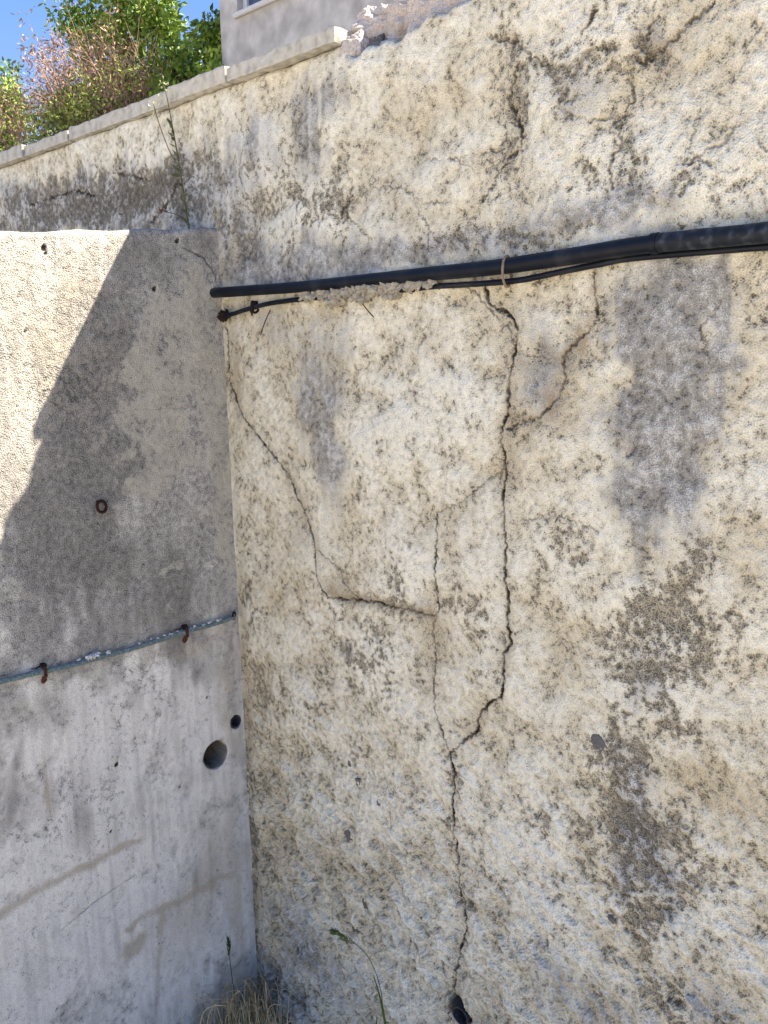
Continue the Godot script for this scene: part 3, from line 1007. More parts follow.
func build_plaster_wall() -> void:
	var wall := thing("plaster_wall", "tall cracked cream plaster retaining wall stained grey, with a thin broken coping on top", "wall")
	var spans := [[0.0, 1.25, 930.0, 540, 900, -0.06], [-1.7, 0.0, 930.0, 330, 350, 1.2013], [1.25, 3.0, 560.0, 320, 900, -0.06]]
	for s in spans:
		var p := Surface.new()
		p.setup(0, s[0], s[1], s[5], 2.06, s[2], [0.0, 0.23, 0.10, 0.28, 0.0, 0.5])
		rough_field(p)
		if s[0] == 0.0: p.holes = [[0.597, 0.327, 0.0245, 0.030, 0.08]]
		p._disc(Vector2(0.597, 0.327), 0.0250, 0.55)
		cracks_plaster(p)
		stains_plaster(p)
		p.noises()
		p.compose()
		put("plaster_face", p.mesh(s[3], s[4], 0.26), p.material(1.1), wall)
	var core := MB.new()
	core.box(Vector3(-1.69, -0.3, -0.27), Vector3(2.99, 1.96, -0.06))
	put("wall_core", core.mesh(), mottled(lin(0.30, 0.27, 0.22), lin(0.45, 0.41, 0.34), 15, 0.02, 1.0, 0.95), wall)
	# coping: thin cement slabs, joints open, edges worn
	var cm := mottled(lin(0.28, 0.262, 0.225), lin(0.50, 0.475, 0.42), 21, 0.02, 3.2, 0.93, 0.3, lin(0.41, 0.388, 0.34))
	var cuts := [-1.7, -1.18, -0.767, -0.540, -0.127, 0.067, 0.361]
	for i in cuts.size() - 1:
		var x0: float = cuts[i] + 0.0014
		var x1: float = cuts[i + 1] - 0.0014
		var hgt := 0.028 + 0.003 * sin(i * 2.1)
		var l := x1 - x0
		var m := lump(Vector3(l, hgt, 0.285), Vector3i(int(l / 0.006), 6, 26), 0.0027, 19.0, 60 + i, 0.0030, 0.55, true)
		var o := put("coping_stone", m, cm, wall, Vector3((x0 + x1) / 2, 2.0045 + hgt / 2, -0.131 + 0.003 * sin(i * 1.7)))
		o.rotation.z = 0.012 * sin(i * 3.1)
		o.rotation.y = 0.010 * sin(i * 2.3 + 1.0)
	var backing := MB.new()
	backing.box(Vector3(-1.69, 1.97, -0.262), Vector3(0.352, 2.0285, -0.020))
	put("added_joint_backing", backing.mesh(), mottled(lin(0.07, 0.062, 0.05), lin(0.17, 0.15, 0.12), 29, 0.03, 5.0, 0.97, 0.3), wall)  # dark box added to stop sunlight showing through the joints
	# the broken end of the coping and the rubble beyond it
	var rub := mottled(lin(0.24, 0.20, 0.175), lin(0.58, 0.53, 0.49), 25, 0.05, 9.0, 0.95, 0.6, lin(0.47, 0.415, 0.38))
	put("mortar_rubble", lump(Vector3(0.15, 0.11, 0.12), Vector3i(30, 22, 24), 0.018, 16.0, 38, 0.022, 0.6, true), rub, wall, Vector3(0.430, 2.012, -0.098))
	put("mortar_rubble", lump(Vector3(0.22, 0.075, 0.12), Vector3i(44, 15, 24), 0.014, 14.0, 34, 0.020, 0.6, true), rub, wall, Vector3(0.595, 2.010, -0.085))
	put("mortar_rubble", lump(Vector3(0.045, 0.050, 0.10), Vector3i(12, 13, 24), 0.010, 20.0, 32, 0.016, 0.4, true), rub, wall, Vector3(0.368, 1.994, -0.055))
	put("mortar_rubble", lump(Vector3(0.30, 0.05, 0.09), Vector3i(50, 9, 15), 0.010, 14.0, 33, 0.02, 0.35, true), rub, wall, Vector3(0.84, 2.015, -0.08))
	var dark := mottled(lin(0.07, 0.067, 0.062), lin(0.24, 0.232, 0.22), 27, 0.05, 22.0, 0.95, 0.3)
	put("stone", lump(Vector3(0.045, 0.035, 0.04), Vector3i(12, 10, 10), 0.014, 30.0, 36, 0.015, 0.5), dark, wall, Vector3(0.392, 1.998, -0.052))
	put("stone", lump(Vector3(0.03, 0.025, 0.03), Vector3i(10, 8, 8), 0.010, 36.0, 37, 0.012, 0.5), dark, wall, Vector3(0.425, 1.99, -0.035))
	var bm := mottled(lin(0.20, 0.055, 0.03), lin(0.36, 0.12, 0.07), 28, 0.03, 4.0, 0.92, 0.3)
	put("brick", lump(Vector3(0.24, 0.05, 0.11), Vector3i(40, 10, 20), 0.006, 24.0, 41, 0.006, 0.4, true), bm, wall, Vector3(0.60, 2.030, -0.19))
	put("brick", lump(Vector3(0.12, 0.035, 0.09), Vector3i(24, 8, 18), 0.008, 24.0, 42, 0.006, 0.4, true), bm, wall, Vector3(0.40, 2.012, -0.20))
	# dark stones showing in the rough plaster
	var spots := [[0.324, 0.571, 1.0], [0.403, 0.669, 0.75], [0.351, 0.692, 0.6], [0.864, 0.926, 1.05], [0.343, 0.622, 0.65], [0.364, 0.441, 0.8], [0.331, 0.373, 0.9], [0.331, 0.724, 0.5], [0.42, 0.650, 0.5], [0.771, 0.760, 0.5], [0.788, 0.569, 0.45], [0.891, 0.648, 0.5], [0.62, 0.552, 0.4]]
	for i in spots.size():
		var q: Array = spots[i]
		var k: float = q[2] * 0.020
		var o := put("stone", lump(Vector3(k, k * 1.35, k * 0.8), Vector3i(8, 9, 7), k * 0.28, 60.0, 80 + i, k * 0.38, 0.25), dark, wall, Vector3(q[0], q[1], -0.002))
		o.rotation.z = rng.randf_range(-1.0, 1.0)
	# pale mortar squeezed out below the pipe
	var mm := mottled(lin(0.22, 0.195, 0.155), lin(0.48, 0.44, 0.37), 26, 0.03, 5.0, 0.95, 0.4)
	var drips := [[0.295, 1.606, 0.05], [0.335, 1.604, 0.04], [0.375, 1.607, 0.05], [0.415, 1.606, 0.045], [0.455, 1.608, 0.05], [0.50, 1.609, 0.045], [0.545, 1.610, 0.04], [0.345, 1.594, 0.02], [0.405, 1.594, 0.025], [0.475, 1.598, 0.02]]
	for i in drips.size():
		var q: Array = drips[i]
		put("mortar_drip", lump(Vector3(q[2] * 1.5, 0.013, 0.022), Vector3i(26, 8, 8), 0.009, 60.0, 90 + i, 0.005, 0.6, true), mm, wall, Vector3(q[0], q[1] - 0.001, 0.011))

# ------------------------------------------------------------------ the concrete wall on the left
func stains_and_tints_concrete(p: Surface) -> void:
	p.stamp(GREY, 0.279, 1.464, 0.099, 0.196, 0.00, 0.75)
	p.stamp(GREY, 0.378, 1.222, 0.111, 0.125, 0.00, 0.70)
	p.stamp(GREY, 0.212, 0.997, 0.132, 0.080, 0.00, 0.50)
	p.stamp(GREY, 0.032, 1.726, 0.052, 0.026, 0.00, 0.60)
	p.stamp(GREY, 0.158, 1.690, 0.086, 0.054, 0.00, 0.70)
	p.stamp(GREY, 0.287, 1.132, 0.081, 0.094, 0.00, 0.60)
	p.stamp(GREY, 0.157, 1.057, 0.041, 0.121, -0.20, 0.75)
	p.stamp(GREY, 0.391, 1.078, 0.112, 0.091, 0.00, 0.50)
	p.stamp(GREY, 0.155, 0.900, 0.047, 0.062, 0.00, 0.45)
	p.stamp(GREY, 0.310, 1.340, 0.058, 0.108, 0.00, 0.50)
	p.stamp(GREY, -0.029, 1.731, 0.020, 0.058, 0.00, 0.40)
	p.stamp(HALO, 0.161, 1.365, 0.099, 0.115, 0.00, 0.90)
	p.stamp(HALO, 0.063, 1.611, 0.082, 0.076, 0.00, 0.70)
	p.stamp(HALO, 0.116, 1.516, 0.102, 0.085, 0.00, 0.90)
	p.stamp(HALO, 0.024, 1.375, 0.040, 0.222, 0.00, 0.70)
	p.stamp(HALO, 0.155, 1.093, 0.046, 0.010, 0.00, 0.90)
	p.stamp(HALO, 0.028, 1.168, 0.035, 0.167, 0.00, 0.50)
	p.stamp(HALO, 0.212, 1.274, 0.053, 0.029, 0.00, 0.60)
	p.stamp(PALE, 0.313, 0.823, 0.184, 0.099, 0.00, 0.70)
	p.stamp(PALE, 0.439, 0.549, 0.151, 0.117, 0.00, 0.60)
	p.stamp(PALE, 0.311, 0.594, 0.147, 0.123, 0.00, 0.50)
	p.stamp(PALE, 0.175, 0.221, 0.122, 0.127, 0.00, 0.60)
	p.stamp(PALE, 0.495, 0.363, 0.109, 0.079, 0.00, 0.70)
	p.stamp(PALE, 0.108, 0.800, 0.061, 0.108, 0.00, 0.50)
	p.stamp(PALE, 0.264, 1.166, 0.083, 0.076, 0.00, 0.30)
	p.stamp(PALE, 0.109, 1.458, 0.018, 0.115, 0.00, 0.30)
	p.stamp(TAN, 0.038, 0.778, 0.036, 0.133, 0.00, 0.60)
	p.stamp(TAN, 0.113, 0.914, 0.096, 0.017, 0.00, 0.55)
	p.stamp(TAN, 0.298, 0.341, 0.026, 0.022, 0.00, 1.80)
	p.stamp(TAN, 0.094, 0.453, 0.056, 0.114, 0.00, 0.50)
	p.stamp(TAN, 0.166, 0.335, 0.088, 0.091, 0.00, 0.60)
	p.stamp(TAN, 0.446, 0.742, 0.005, 0.060, 0.00, 1.20)
	p.stamp(TAN, 0.044, 0.308, 0.022, 0.238, 0.00, 0.60)
	p.stamp(TAN, 0.349, 1.535, 0.128, 0.204, 0.00, 0.25)  # warmth of the sunlight put into the colour of the lit part
	p.stamp(GREY, 0.387, 0.679, 0.097, 0.098, 0.00, 0.15)
	p.stamp(GREY, 0.504, 0.755, 0.014, 0.092, 0.30, 0.50)
	p.stamp(GREY, 0.136, 0.402, 0.074, 0.068, 0.00, 0.25)
	p.stamp(DIRT, 0.388, 0.669, 0.117, 0.098, 0.00, 0.60)
	p.stamp(DIRT, 0.247, 0.843, 0.087, 0.121, 0.00, 0.40)
	p.stamp(DIRT, 0.338, 1.449, 0.056, 0.044, 0.00, 0.70)
	p.stamp(DIRT, 0.013, 1.081, 0.026, 0.128, 0.00, 0.30)
	p.stamp(DIRT, 0.252, 1.553, 0.160, 0.142, 0.00, 0.40)
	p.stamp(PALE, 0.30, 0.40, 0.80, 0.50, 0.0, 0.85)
	p.stamp(GREY, 0.50, 1.50, 0.28, 0.28, 0.0, 0.40)  # sunlit upper part greyed in its colour to hold down the brightness
	# tan lines left by the boards, and wash marks
	var V := func(x: float, y: float) -> Vector2: return Vector2(x, y)
	p.trail(TAN, [V.call(0.70, 0.53), V.call(0.552, 0.542), V.call(0.496, 0.551), V.call(0.409, 0.549), V.call(0.335, 0.559), V.call(0.259, 0.548)], 0.010, 0.60)
	p.trail(TAN, [V.call(0.317, 0.381), V.call(0.282, 0.395), V.call(0.213, 0.382), V.call(0.138, 0.379), V.call(0.053, 0.378)], 0.009, 0.52)
	p.trail(TAN, [V.call(0.230, 0.379), V.call(0.247, 0.250), V.call(0.267, 0.136), V.call(0.27, 0.0)], 0.008, 0.40)
	p.crack([V.call(0.444, 0.449), V.call(0.40, 0.463), V.call(0.364, 0.474), V.call(0.284, 0.485)], 0.0008, 0.55, 0.0, 51, 0.5)
	p.crack([V.call(0.410, 1.401), V.call(0.390, 1.44), V.call(0.370, 1.467), V.call(0.338, 1.492)], 0.0007, 0.6, 0.0, 52, 1.6)
	p.crack([V.call(0.40, 1.45), V.call(0.36, 1.42), V.call(0.33, 1.405)], 0.0006, 0.5, 0.0, 53, 1.6)
	p.crack([V.call(0.084, 1.710), V.call(0.034, 1.692), V.call(0.008, 1.661), V.call(0.006, 1.62)], 0.0010, 0.9, 0.0, 54, 0.6)
	p.crack([V.call(0.30, 1.40), V.call(0.20, 1.407), V.call(0.10, 1.405), V.call(0.03, 1.41)], 0.0006, 0.4, 0.0, 55, 0.6)
	var pit := RandomNumberGenerator.new()
	pit.seed = 91
	for i in 230:
		p._disc(Vector2(pit.randf_range(0.0, 1.9), pit.randf_range(0.05, 1.72)), pit.randf_range(0.0004, 0.0013), pit.randf_range(0.4, 0.85))
	for q in [[0.364, 1.688, 0.007], [0.362, 1.680, 0.004], [0.095, 1.720, 0.006], [0.152, 1.629, 0.006], [0.306, 0.729, 0.006], [0.17, 0.63, 0.003], [0.33, 0.60, 0.003], [0.09, 0.80, 0.003], [0.41, 1.55, 0.003]]:
		p._disc(Vector2(q[0], q[1]), q[2] * 0.6, 1.0)
		p._disc(Vector2(q[0] - 0.002, q[1] + q[2] * 0.5), q[2] * 0.45, 0.9)

func build_concrete_wall() -> void:
	var wall := thing("concrete_wall", "rough grey concrete side wall with a sunlit corner, butting into the plaster wall", "wall")
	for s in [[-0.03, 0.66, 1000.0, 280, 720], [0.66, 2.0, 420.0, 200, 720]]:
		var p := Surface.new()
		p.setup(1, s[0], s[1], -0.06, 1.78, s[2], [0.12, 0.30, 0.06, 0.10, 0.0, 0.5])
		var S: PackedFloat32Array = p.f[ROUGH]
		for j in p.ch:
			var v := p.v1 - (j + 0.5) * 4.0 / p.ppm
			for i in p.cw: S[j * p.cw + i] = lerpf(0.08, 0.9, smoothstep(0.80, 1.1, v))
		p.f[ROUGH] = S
		stains_and_tints_concrete(p)
		p._disc(Vector2(0.077, 0.667), 0.0305, 0.78)  # hole painted dark brown, here and below, in place of its shade
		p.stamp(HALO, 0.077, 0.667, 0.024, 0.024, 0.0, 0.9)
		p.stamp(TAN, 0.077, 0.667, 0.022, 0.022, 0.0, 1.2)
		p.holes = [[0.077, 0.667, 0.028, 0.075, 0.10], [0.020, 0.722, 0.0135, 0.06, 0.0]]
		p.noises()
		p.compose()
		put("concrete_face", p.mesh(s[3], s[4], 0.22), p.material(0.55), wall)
	var core := MB.new()
	core.box(Vector3(-0.225, -0.3, -0.02), Vector3(-0.09, 1.50, 1.99))
	put("dark_hole_plug", lump(Vector3(0.03, 0.052, 0.052), Vector3i(6, 12, 12), 0.012, 40.0, 125, 0.012, 0.5), mottled(lin(0.05, 0.038, 0.026), lin(0.13, 0.10, 0.075), 17, 0.04, 14.0, 0.97, 0.2), wall, Vector3(-0.058, 0.662, 0.070))  # dark lump added to stand in for the shade deep in the hole
	put("wall_core", core.mesh(), mottled(lin(0.25, 0.245, 0.235), lin(0.38, 0.37, 0.36), 16, 0.02, 1.0, 0.95), wall)

# ------------------------------------------------------------------ house behind
func build_house() -> void:
	var h := thing("house", "pale grey rendered house with a window, standing above the wall", "house", Vector3(-3.7, 1.84, -8.0))
	var wm := mottled(lin(0.30, 0.285, 0.27), lin(0.56, 0.535, 0.51), 71, 0.01, 0.5, 0.93, 0.2)
	wm.uv1_world_triplanar = true
	# front wall with an opening: pieces around it, butted
	var b := MB.new()
	var L := -2.755
	var R := 2.7
	var T := 5.2
	var F := 3.0
	var wl := -2.465
	var wr := -1.45
	var wb := 3.085
	var wt := 4.3
	b.box(Vector3(L, -0.2, -3.0), Vector3(wl, T, F))
	b.box(Vector3(wr, -0.2, -3.0), Vector3(R, T, F))
	b.box(Vector3(wl, -0.2, -3.0), Vector3(wr, wb, F))
	b.box(Vector3(wl, wt, -3.0), Vector3(wr, T, F))
	b.box(Vector3(wl, wb, -3.0), Vector3(wr, wt, F - 0.4))
	put("wall", b.mesh(), wm, h)
	var r := MB.new()
	r.box(Vector3(L - 0.15, T, -3.15), Vector3(R + 0.15, T + 0.16, F + 0.15), Color.WHITE, 0.02)
	put("roof", r.mesh(), mottled(lin(0.3, 0.28, 0.26), lin(0.42, 0.4, 0.38), 72, 0.02, 1.0), h)
	var w := MB.new()
	var fm := mat(lin(0.50, 0.52, 0.56), 0.5)
	w.box(Vector3(wl + 0.002, wb + 0.002, F - 0.14), Vector3(wl + 0.062, wt - 0.002, F - 0.07), Color.WHITE, 0.006)
	w.box(Vector3(wr - 0.062, wb + 0.002, F - 0.14), Vector3(wr - 0.002, wt - 0.002, F - 0.07), Color.WHITE, 0.006)
	w.box(Vector3(wl + 0.062, wb + 0.002, F - 0.14), Vector3(wr - 0.062, wb + 0.062, F - 0.07), Color.WHITE, 0.006)
	w.box(Vector3(wl + 0.062, wt - 0.062, F - 0.14), Vector3(wr - 0.062, wt - 0.002, F - 0.07), Color.WHITE, 0.006)
	w.box(Vector3((wl + wr) / 2 - 0.03, wb + 0.062, F - 0.135), Vector3((wl + wr) / 2 + 0.03, wt - 0.062, F - 0.075), Color.WHITE, 0.006)
	var win := put("window", w.mesh(), fm, h)
	for s in 2:
		var g := MB.new()
		var x0 := wl + 0.064 if s == 0 else (wl + wr) / 2 + 0.032
		var x1 := (wl + wr) / 2 - 0.032 if s == 0 else wr - 0.064
		g.box(Vector3(x0, wb + 0.064, F - 0.11), Vector3(x1, wt - 0.064, F - 0.10))
		var gm := mat(lin(0.05, 0.07, 0.10), 0.08, 0.6)
		put("pane", g.mesh(), gm, win)
	var sl := MB.new()
	sl.box(Vector3(wl - 0.03, wb - 0.055, F - 0.06), Vector3(wr + 0.03, wb - 0.003, F + 0.05), Color.WHITE, 0.01)
	put("sill", sl.mesh(), mottled(lin(0.45, 0.44, 0.44), lin(0.6, 0.6, 0.6), 73, 0.03, 2.0), h)

# ------------------------------------------------------------------ pipes on the plaster wall
func spline(pts: Array, step: float) -> Array:
	var cv := Curve3D.new()
	for i in pts.size():
		var a: Vector3 = pts[maxi(i - 1, 0)]
		var b: Vector3 = pts[mini(i + 1, pts.size() - 1)]
		var t := (b - a) / 6.0
		cv.add_point(pts[i], -t, t)
	var out := []
	var n := int(cv.get_baked_length() / step) + 1
	for i in n + 1: out.append(cv.sample_baked(cv.get_baked_length() * i / n, true))
	return out

func const_radii(pts: Array, r: float) -> Array:
	var o := []
	for i in pts.size(): o.append(r)
	return o

func build_pipes() -> void:
	var pm := mottled(lin(0.003, 0.005, 0.010), lin(0.040, 0.040, 0.042), 101, 0.012, 2.0, 0.45, 0.0, lin(0.005, 0.007, 0.013))
	pm.metallic_specular = 0.32
	var pipe := thing("water_pipe", "thick black plastic pipe fixed along the plaster wall below the grey band", "pipe")
	var path := [Vector3(-0.045, 1.627, 0.018), Vector3(0.255, 1.621, 0.018), Vector3(0.406, 1.621, 0.018), Vector3(0.56, 1.621, 0.018), Vector3(0.693, 1.621, 0.019), Vector3(0.81, 1.625, 0.020), Vector3(0.927, 1.630, 0.021), Vector3(1.074, 1.629, 0.022), Vector3(1.5, 1.634, 0.022), Vector3(2.9, 1.640, 0.022)]
	var pts := spline(path, 0.01)
	var rad := []
	for q in pts: rad.append(0.0098 + 0.0017 * smoothstep(0.2, 0.8, q.x))
	var b := MB.new()
	b.tube(pts, rad, 24)
	put("pipe", b.mesh(), pm, pipe)
	var s := MB.new()
	var sp := []
	var sr := []
	for q in pts:
		if q.x > 0.935 and q.x < 1.30:
			sp.append(q)
			sr.append(0.0122 + 0.0002 * sin(q.x * 77.0))
	s.tube(sp, sr, 24, Color.WHITE, true, 0.006)
	var tape := mottled(lin(0.010, 0.013, 0.019), lin(0.07, 0.078, 0.09), 102, 0.03, 3.0, 0.5, 0.15, lin(0.011, 0.014, 0.020))
	put("sleeve", s.mesh(), tape, pipe)
	var col := MB.new()
	var cp := []
	for q in pts:
		if q.x > 0.925 and q.x < 0.947: cp.append(q)
	col.tube(cp, const_radii(cp, 0.0134), 24)
	put("collar", col.mesh(), pm, pipe)
	# clay-coloured tie round both pipes
	var tie := MB.new()
	var tp := []
	for i in 25:
		var a := TAU * i / 24.0
		tp.append(Vector3(0.707 + 0.002 * sin(a), 1.6135 + cos(a) * 0.0215, 0.018 + sin(a) * 0.0138))
	tie.tube(tp, const_radii(tp, 0.0022), 6, Color.WHITE, false)
	var tied := put("pipe_tie", tie.mesh(), mottled(lin(0.16, 0.11, 0.075), lin(0.30, 0.24, 0.18), 103, 0.03, 6.0))
	tag(tied, "brown tie looped round the thick pipe and the thin one, under the middle crack", "tie")
	# thin pipe below
	var tpath := [Vector3(0.004, 1.579, 0.012), Vector3(0.05, 1.583, 0.012), Vector3(0.089, 1.589, 0.012), Vector3(0.165, 1.597, 0.013), Vector3(0.249, 1.600, 0.010), Vector3(0.328, 1.600, 0.008), Vector3(0.448, 1.600, 0.008), Vector3(0.556, 1.602, 0.010), Vector3(0.654, 1.600, 0.013), Vector3(0.726, 1.600, 0.014), Vector3(0.792, 1.606, 0.015), Vector3(0.854, 1.612, 0.013), Vector3(0.912, 1.616, 0.010), Vector3(1.1, 1.614, 0.009), Vector3(1.5, 1.618, 0.009)]
	var q2 := spline(tpath, 0.008)
	var t := MB.new()
	t.tube(q2, const_radii(q2, 0.0044), 12, Color.WHITE, true, 0.04)
	var thin := put("thin_pipe", t.mesh(), pm)
	tag(thin, "thin black cable sagging along the underside of the thick black pipe", "cable")

func ring_mesh(R: float, r: float, axis_tilt: Basis) -> ArrayMesh:
	var b := MB.new()
	var pts := []
	for i in 29:
		var a := TAU * i / 28.0
		pts.append(axis_tilt * Vector3(0, cos(a) * R, sin(a) * R))
	b.tube(pts, const_radii(pts, r), 8, Color.WHITE, false, 0.06)
	return b.mesh()

# ------------------------------------------------------------------ small fittings
func build_fittings() -> void:
	var rust := mottled(lin(0.030, 0.014, 0.010), lin(0.11, 0.038, 0.020), 111, 0.04, 14.0, 0.9, 0.1)
	var ring_rust := mottled(lin(0.018, 0.009, 0.007), lin(0.060, 0.024, 0.016), 118, 0.04, 14.0, 0.88, 0.1)
	var dark_rust := mottled(lin(0.008, 0.006, 0.007), lin(0.035, 0.020, 0.015), 112, 0.04, 14.0, 0.85, 0.1)
	# hose on the concrete wall
	var hp := [Vector3(0.011, 0.966, 0.64), Vector3(0.011, 0.963, 0.516), Vector3(0.011, 0.961, 0.472), Vector3(0.011, 0.960, 0.441), Vector3(0.010, 0.956, 0.398), Vector3(0.010, 0.955, 0.329), Vector3(0.010, 0.954, 0.288), Vector3(0.010, 0.955, 0.223), Vector3(0.011, 0.958, 0.144), Vector3(0.010, 0.957, 0.069), Vector3(0.010, 0.959, 0.016)]
	hp.push_front(Vector3(0.011, 0.972, 1.3))
	var pts := spline(hp, 0.006)
	var b := MB.new()
	b.tube(pts, const_radii(pts, 0.0049), 14, Color.WHITE, true, 0.03)
	var hose := thing("hose", "blue-grey weathered hose clipped across the concrete side wall", "hose")
	put("tube", b.mesh(), mottled(lin(0.07, 0.10, 0.105), lin(0.28, 0.34, 0.35), 113, 0.03, 7.0, 0.6, 0.05, lin(0.13, 0.18, 0.19)), hose)
	# whitish crust on top of the hose
	var crust := mottled(lin(0.45, 0.45, 0.45), lin(0.75, 0.75, 0.76), 114, 0.05, 10.0, 0.95)
	for q in [[0.345, 0.012], [0.352, 0.008], [0.336, 0.009], [0.372, 0.005], [0.205, 0.006], [0.19, 0.005], [0.175, 0.007], [0.118, 0.006], [0.098, 0.006], [0.082, 0.006], [0.061, 0.007], [0.053, 0.005], [0.22, 0.004], [0.246, 0.004], [0.313, 0.006], [0.128, 0.004], [0.16, 0.004]]:
		var z: float = q[0]
		var k: float = q[1]
		put("crust", lump(Vector3(k * 0.6, k * 0.6, k), Vector3i(5, 5, 6), k * 0.5, 200.0, int(z * 1000), k * 0.22, 0.5), crust, hose, Vector3(0.0122, 0.9605 + 0.003 * absf(sin(z * 90.0)), z))
	# rusty pipe nails holding the hose
	var wh := [["rusty brown clip with a dark nail head, left of the two holding the hose", 0.437, 0.9595], ["rusty brown clip with a dark nail head, right of the two holding the hose", 0.140, 0.9575]]
	for c in wh:
		var o := thing("hose_clip", c[0], "clip", Vector3(0.0, c[2], c[1]), "rusty clips along the hose")
		var st := MB.new()
		var sp := []
		var sr := []
		for i in 11:
			var t := i / 10.0
			var a := lerpf(1.75, -1.6, t)
			sp.append(Vector3(0.0098 + cos(a) * 0.0075, sin(a) * 0.0078 - 0.004 * t, 0.0))
			sr.append(0.0034)
		sp.append(Vector3(0.0085, -0.0165, 0.0))
		sr.append(0.0048)
		sp.append(Vector3(0.004, -0.0215, 0.0))
		sr.append(0.0040)
		st.tube(sp, sr, 10, Color.WHITE, true, 0.08)
		put("strap", st.mesh(), rust, o)
		var nl := MB.new()
		nl.tube([Vector3(-0.012, 0.0105, 0.0), Vector3(0.008, 0.0105, 0.0), Vector3(0.0085, 0.0105, 0.0), Vector3(0.013, 0.0103, 0.0), Vector3(0.0142, 0.0103, 0.0)], [0.0022, 0.0022, 0.0052, 0.0055, 0.0035], 12, Color.WHITE, true, 0.05)
		put("nail", nl.mesh(), dark_rust, o)
		var wire := MB.new()
		wire.tube([Vector3(0.004, 0.0085, 0.002), Vector3(0.006, 0.0065, 0.012), Vector3(0.005, 0.0085, 0.021)], [0.0013, 0.0010, 0.0006], 6)
		put("wire", wire.mesh(), dark_rust, o)
	var eye := thing("end_loop", "small dark loop at the corner end of the hose", "clip", Vector3(0.009, 0.9615, 0.017))
	put("loop", ring_mesh(0.0075, 0.0021, Basis(Vector3.UP, 0.5)), dark_rust, eye)
	# rusty ring hanging from a staple
	var ring := thing("rusty_ring", "rusty iron ring hanging from the concrete wall above the hose", "ring", Vector3(0.010, 1.236, 0.301))
	put("ring", ring_mesh(0.0105, 0.0029, Basis(Vector3(0, 1, 0), 0.22) * Basis(Vector3(0, 0, 1), 0.15)), ring_rust, ring)
	var stp := MB.new()
	stp.tube([Vector3(-0.014, 0.008, 0.005), Vector3(-0.004, 0.0095, 0.003), Vector3(0.003, 0.009, 0.0005)], [0.002, 0.002, 0.0016], 8)
	put("staple", stp.mesh(), dark_rust, ring)
	# drain ends
	var blk := mottled(lin(0.016, 0.018, 0.024), lin(0.085, 0.09, 0.105), 115, 0.03, 12.0, 0.5, 0.0, lin(0.035, 0.038, 0.048))
	var wp := thing("drain_pipe", "small black round drain pipe end set flush in the concrete wall near the corner", "pipe", Vector3(0.0, 0.722, 0.020))
	put("pipe_end", hollow(0.0128, 0.0108, 0.07, Basis(Vector3.UP, PI / 2)), blk, wp, Vector3(-0.070, 0, 0))
	var w2 := thing("drain_pipe", "black plastic drain pipe end poking out at the foot of the main crack", "pipe", Vector3(0.599, 0.326, 0.0))
	put("pipe_end", hollow(0.0180, 0.0152, 0.085, Basis(Vector3.RIGHT, 0.05)), blk, w2, Vector3(0, 0.0, -0.082))
	# stub ends and hooks under the pipe
	var hk := thing("pipe_hook", "black hook nail holding the thin cable near the corner", "hook", Vector3(0.118, 1.597, 0.008))
	var hb := MB.new()
	var hpnts := []
	for i in 17:
		var a := 1.9 + 5.2 * i / 16.0
		hpnts.append(Vector3(0.001 * i * 0.2, cos(a) * 0.0085 - 0.006, sin(a) * 0.0085 + 0.004))
	hb.tube(hpnts, const_radii(hpnts, 0.0024), 8, Color.WHITE, true, 0.15)
	put("hook", hb.mesh(), dark_rust, hk)
	var hn := MB.new()
	hn.tube([Vector3(0, 0.004, -0.02), Vector3(0, 0.005, 0.008), Vector3(0.001, -0.012, 0.012), Vector3(0.001, -0.020, 0.011)], [0.003, 0.004, 0.0045, 0.0025], 8, Color.WHITE, true, 0.2)
	put("nail", hn.mesh(), dark_rust, hk)
	put("root_clump", lump(Vector3(0.024, 0.014, 0.014), Vector3i(12, 10, 8), 0.008, 90.0, 121, 0.006, 0.5), dark_rust, hk, Vector3(-0.095, -0.016, 0.004))
	for q in [["thin bent wire slanting down from the mortar under the thick pipe", [Vector3(0.395, 1.596, 0.010), Vector3(0.418, 1.578, 0.018), Vector3(0.440, 1.560, 0.020)]], ["thin rusty wire hanging from the hook below the thin cable", [Vector3(0.160, 1.586, 0.008), Vector3(0.145, 1.562, 0.011), Vector3(0.128, 1.540, 0.008)]]]:
		var wb := MB.new()
		var wp2 := spline(q[1], 0.004)
		wb.tube(wp2, const_radii(wp2, 0.0010), 6, Color.WHITE, true, 0.1)
		tag(put("wire", wb.mesh(), rust), q[0], "wire")
	var rn := MB.new()
	rn.tube([Vector3(0.522, 1.600, -0.004), Vector3(0.522, 1.600, 0.012), Vector3(0.522, 1.600, 0.0125), Vector3(0.522, 1.600, 0.016)], [0.0022, 0.0022, 0.0048, 0.0042], 10)
	tag(put("nail", rn.mesh(), rust), "rusty nail head in the plaster just under the thin cable", "nail")

func hollow(ro: float, ri: float, length: float, turn: Basis) -> ArrayMesh:
	var b := MB.new()
	var N := 22
	for k in N:
		var a0 := TAU * k / N
		var a1 := TAU * (k + 1) / N
		var d0 := Vector3(cos(a0), sin(a0), 0)
		var d1 := Vector3(cos(a1), sin(a1), 0)
		var z := Vector3(0, 0, length)
		b.quad(turn * (d0 * ro), turn * (d0 * ro + z), turn * (d1 * ro + z), turn * (d1 * ro))
		b.quad(turn * (d0 * ri), turn * (d1 * ri), turn * (d1 * ri + z), turn * (d0 * ri + z))
		b.quad(turn * (d0 * ro + z), turn * (d0 * ri + z), turn * (d1 * ri + z), turn * (d1 * ro + z))
		b.tri(Vector3.ZERO, turn * (d0 * ri), turn * (d1 * ri))
	return b.mesh()

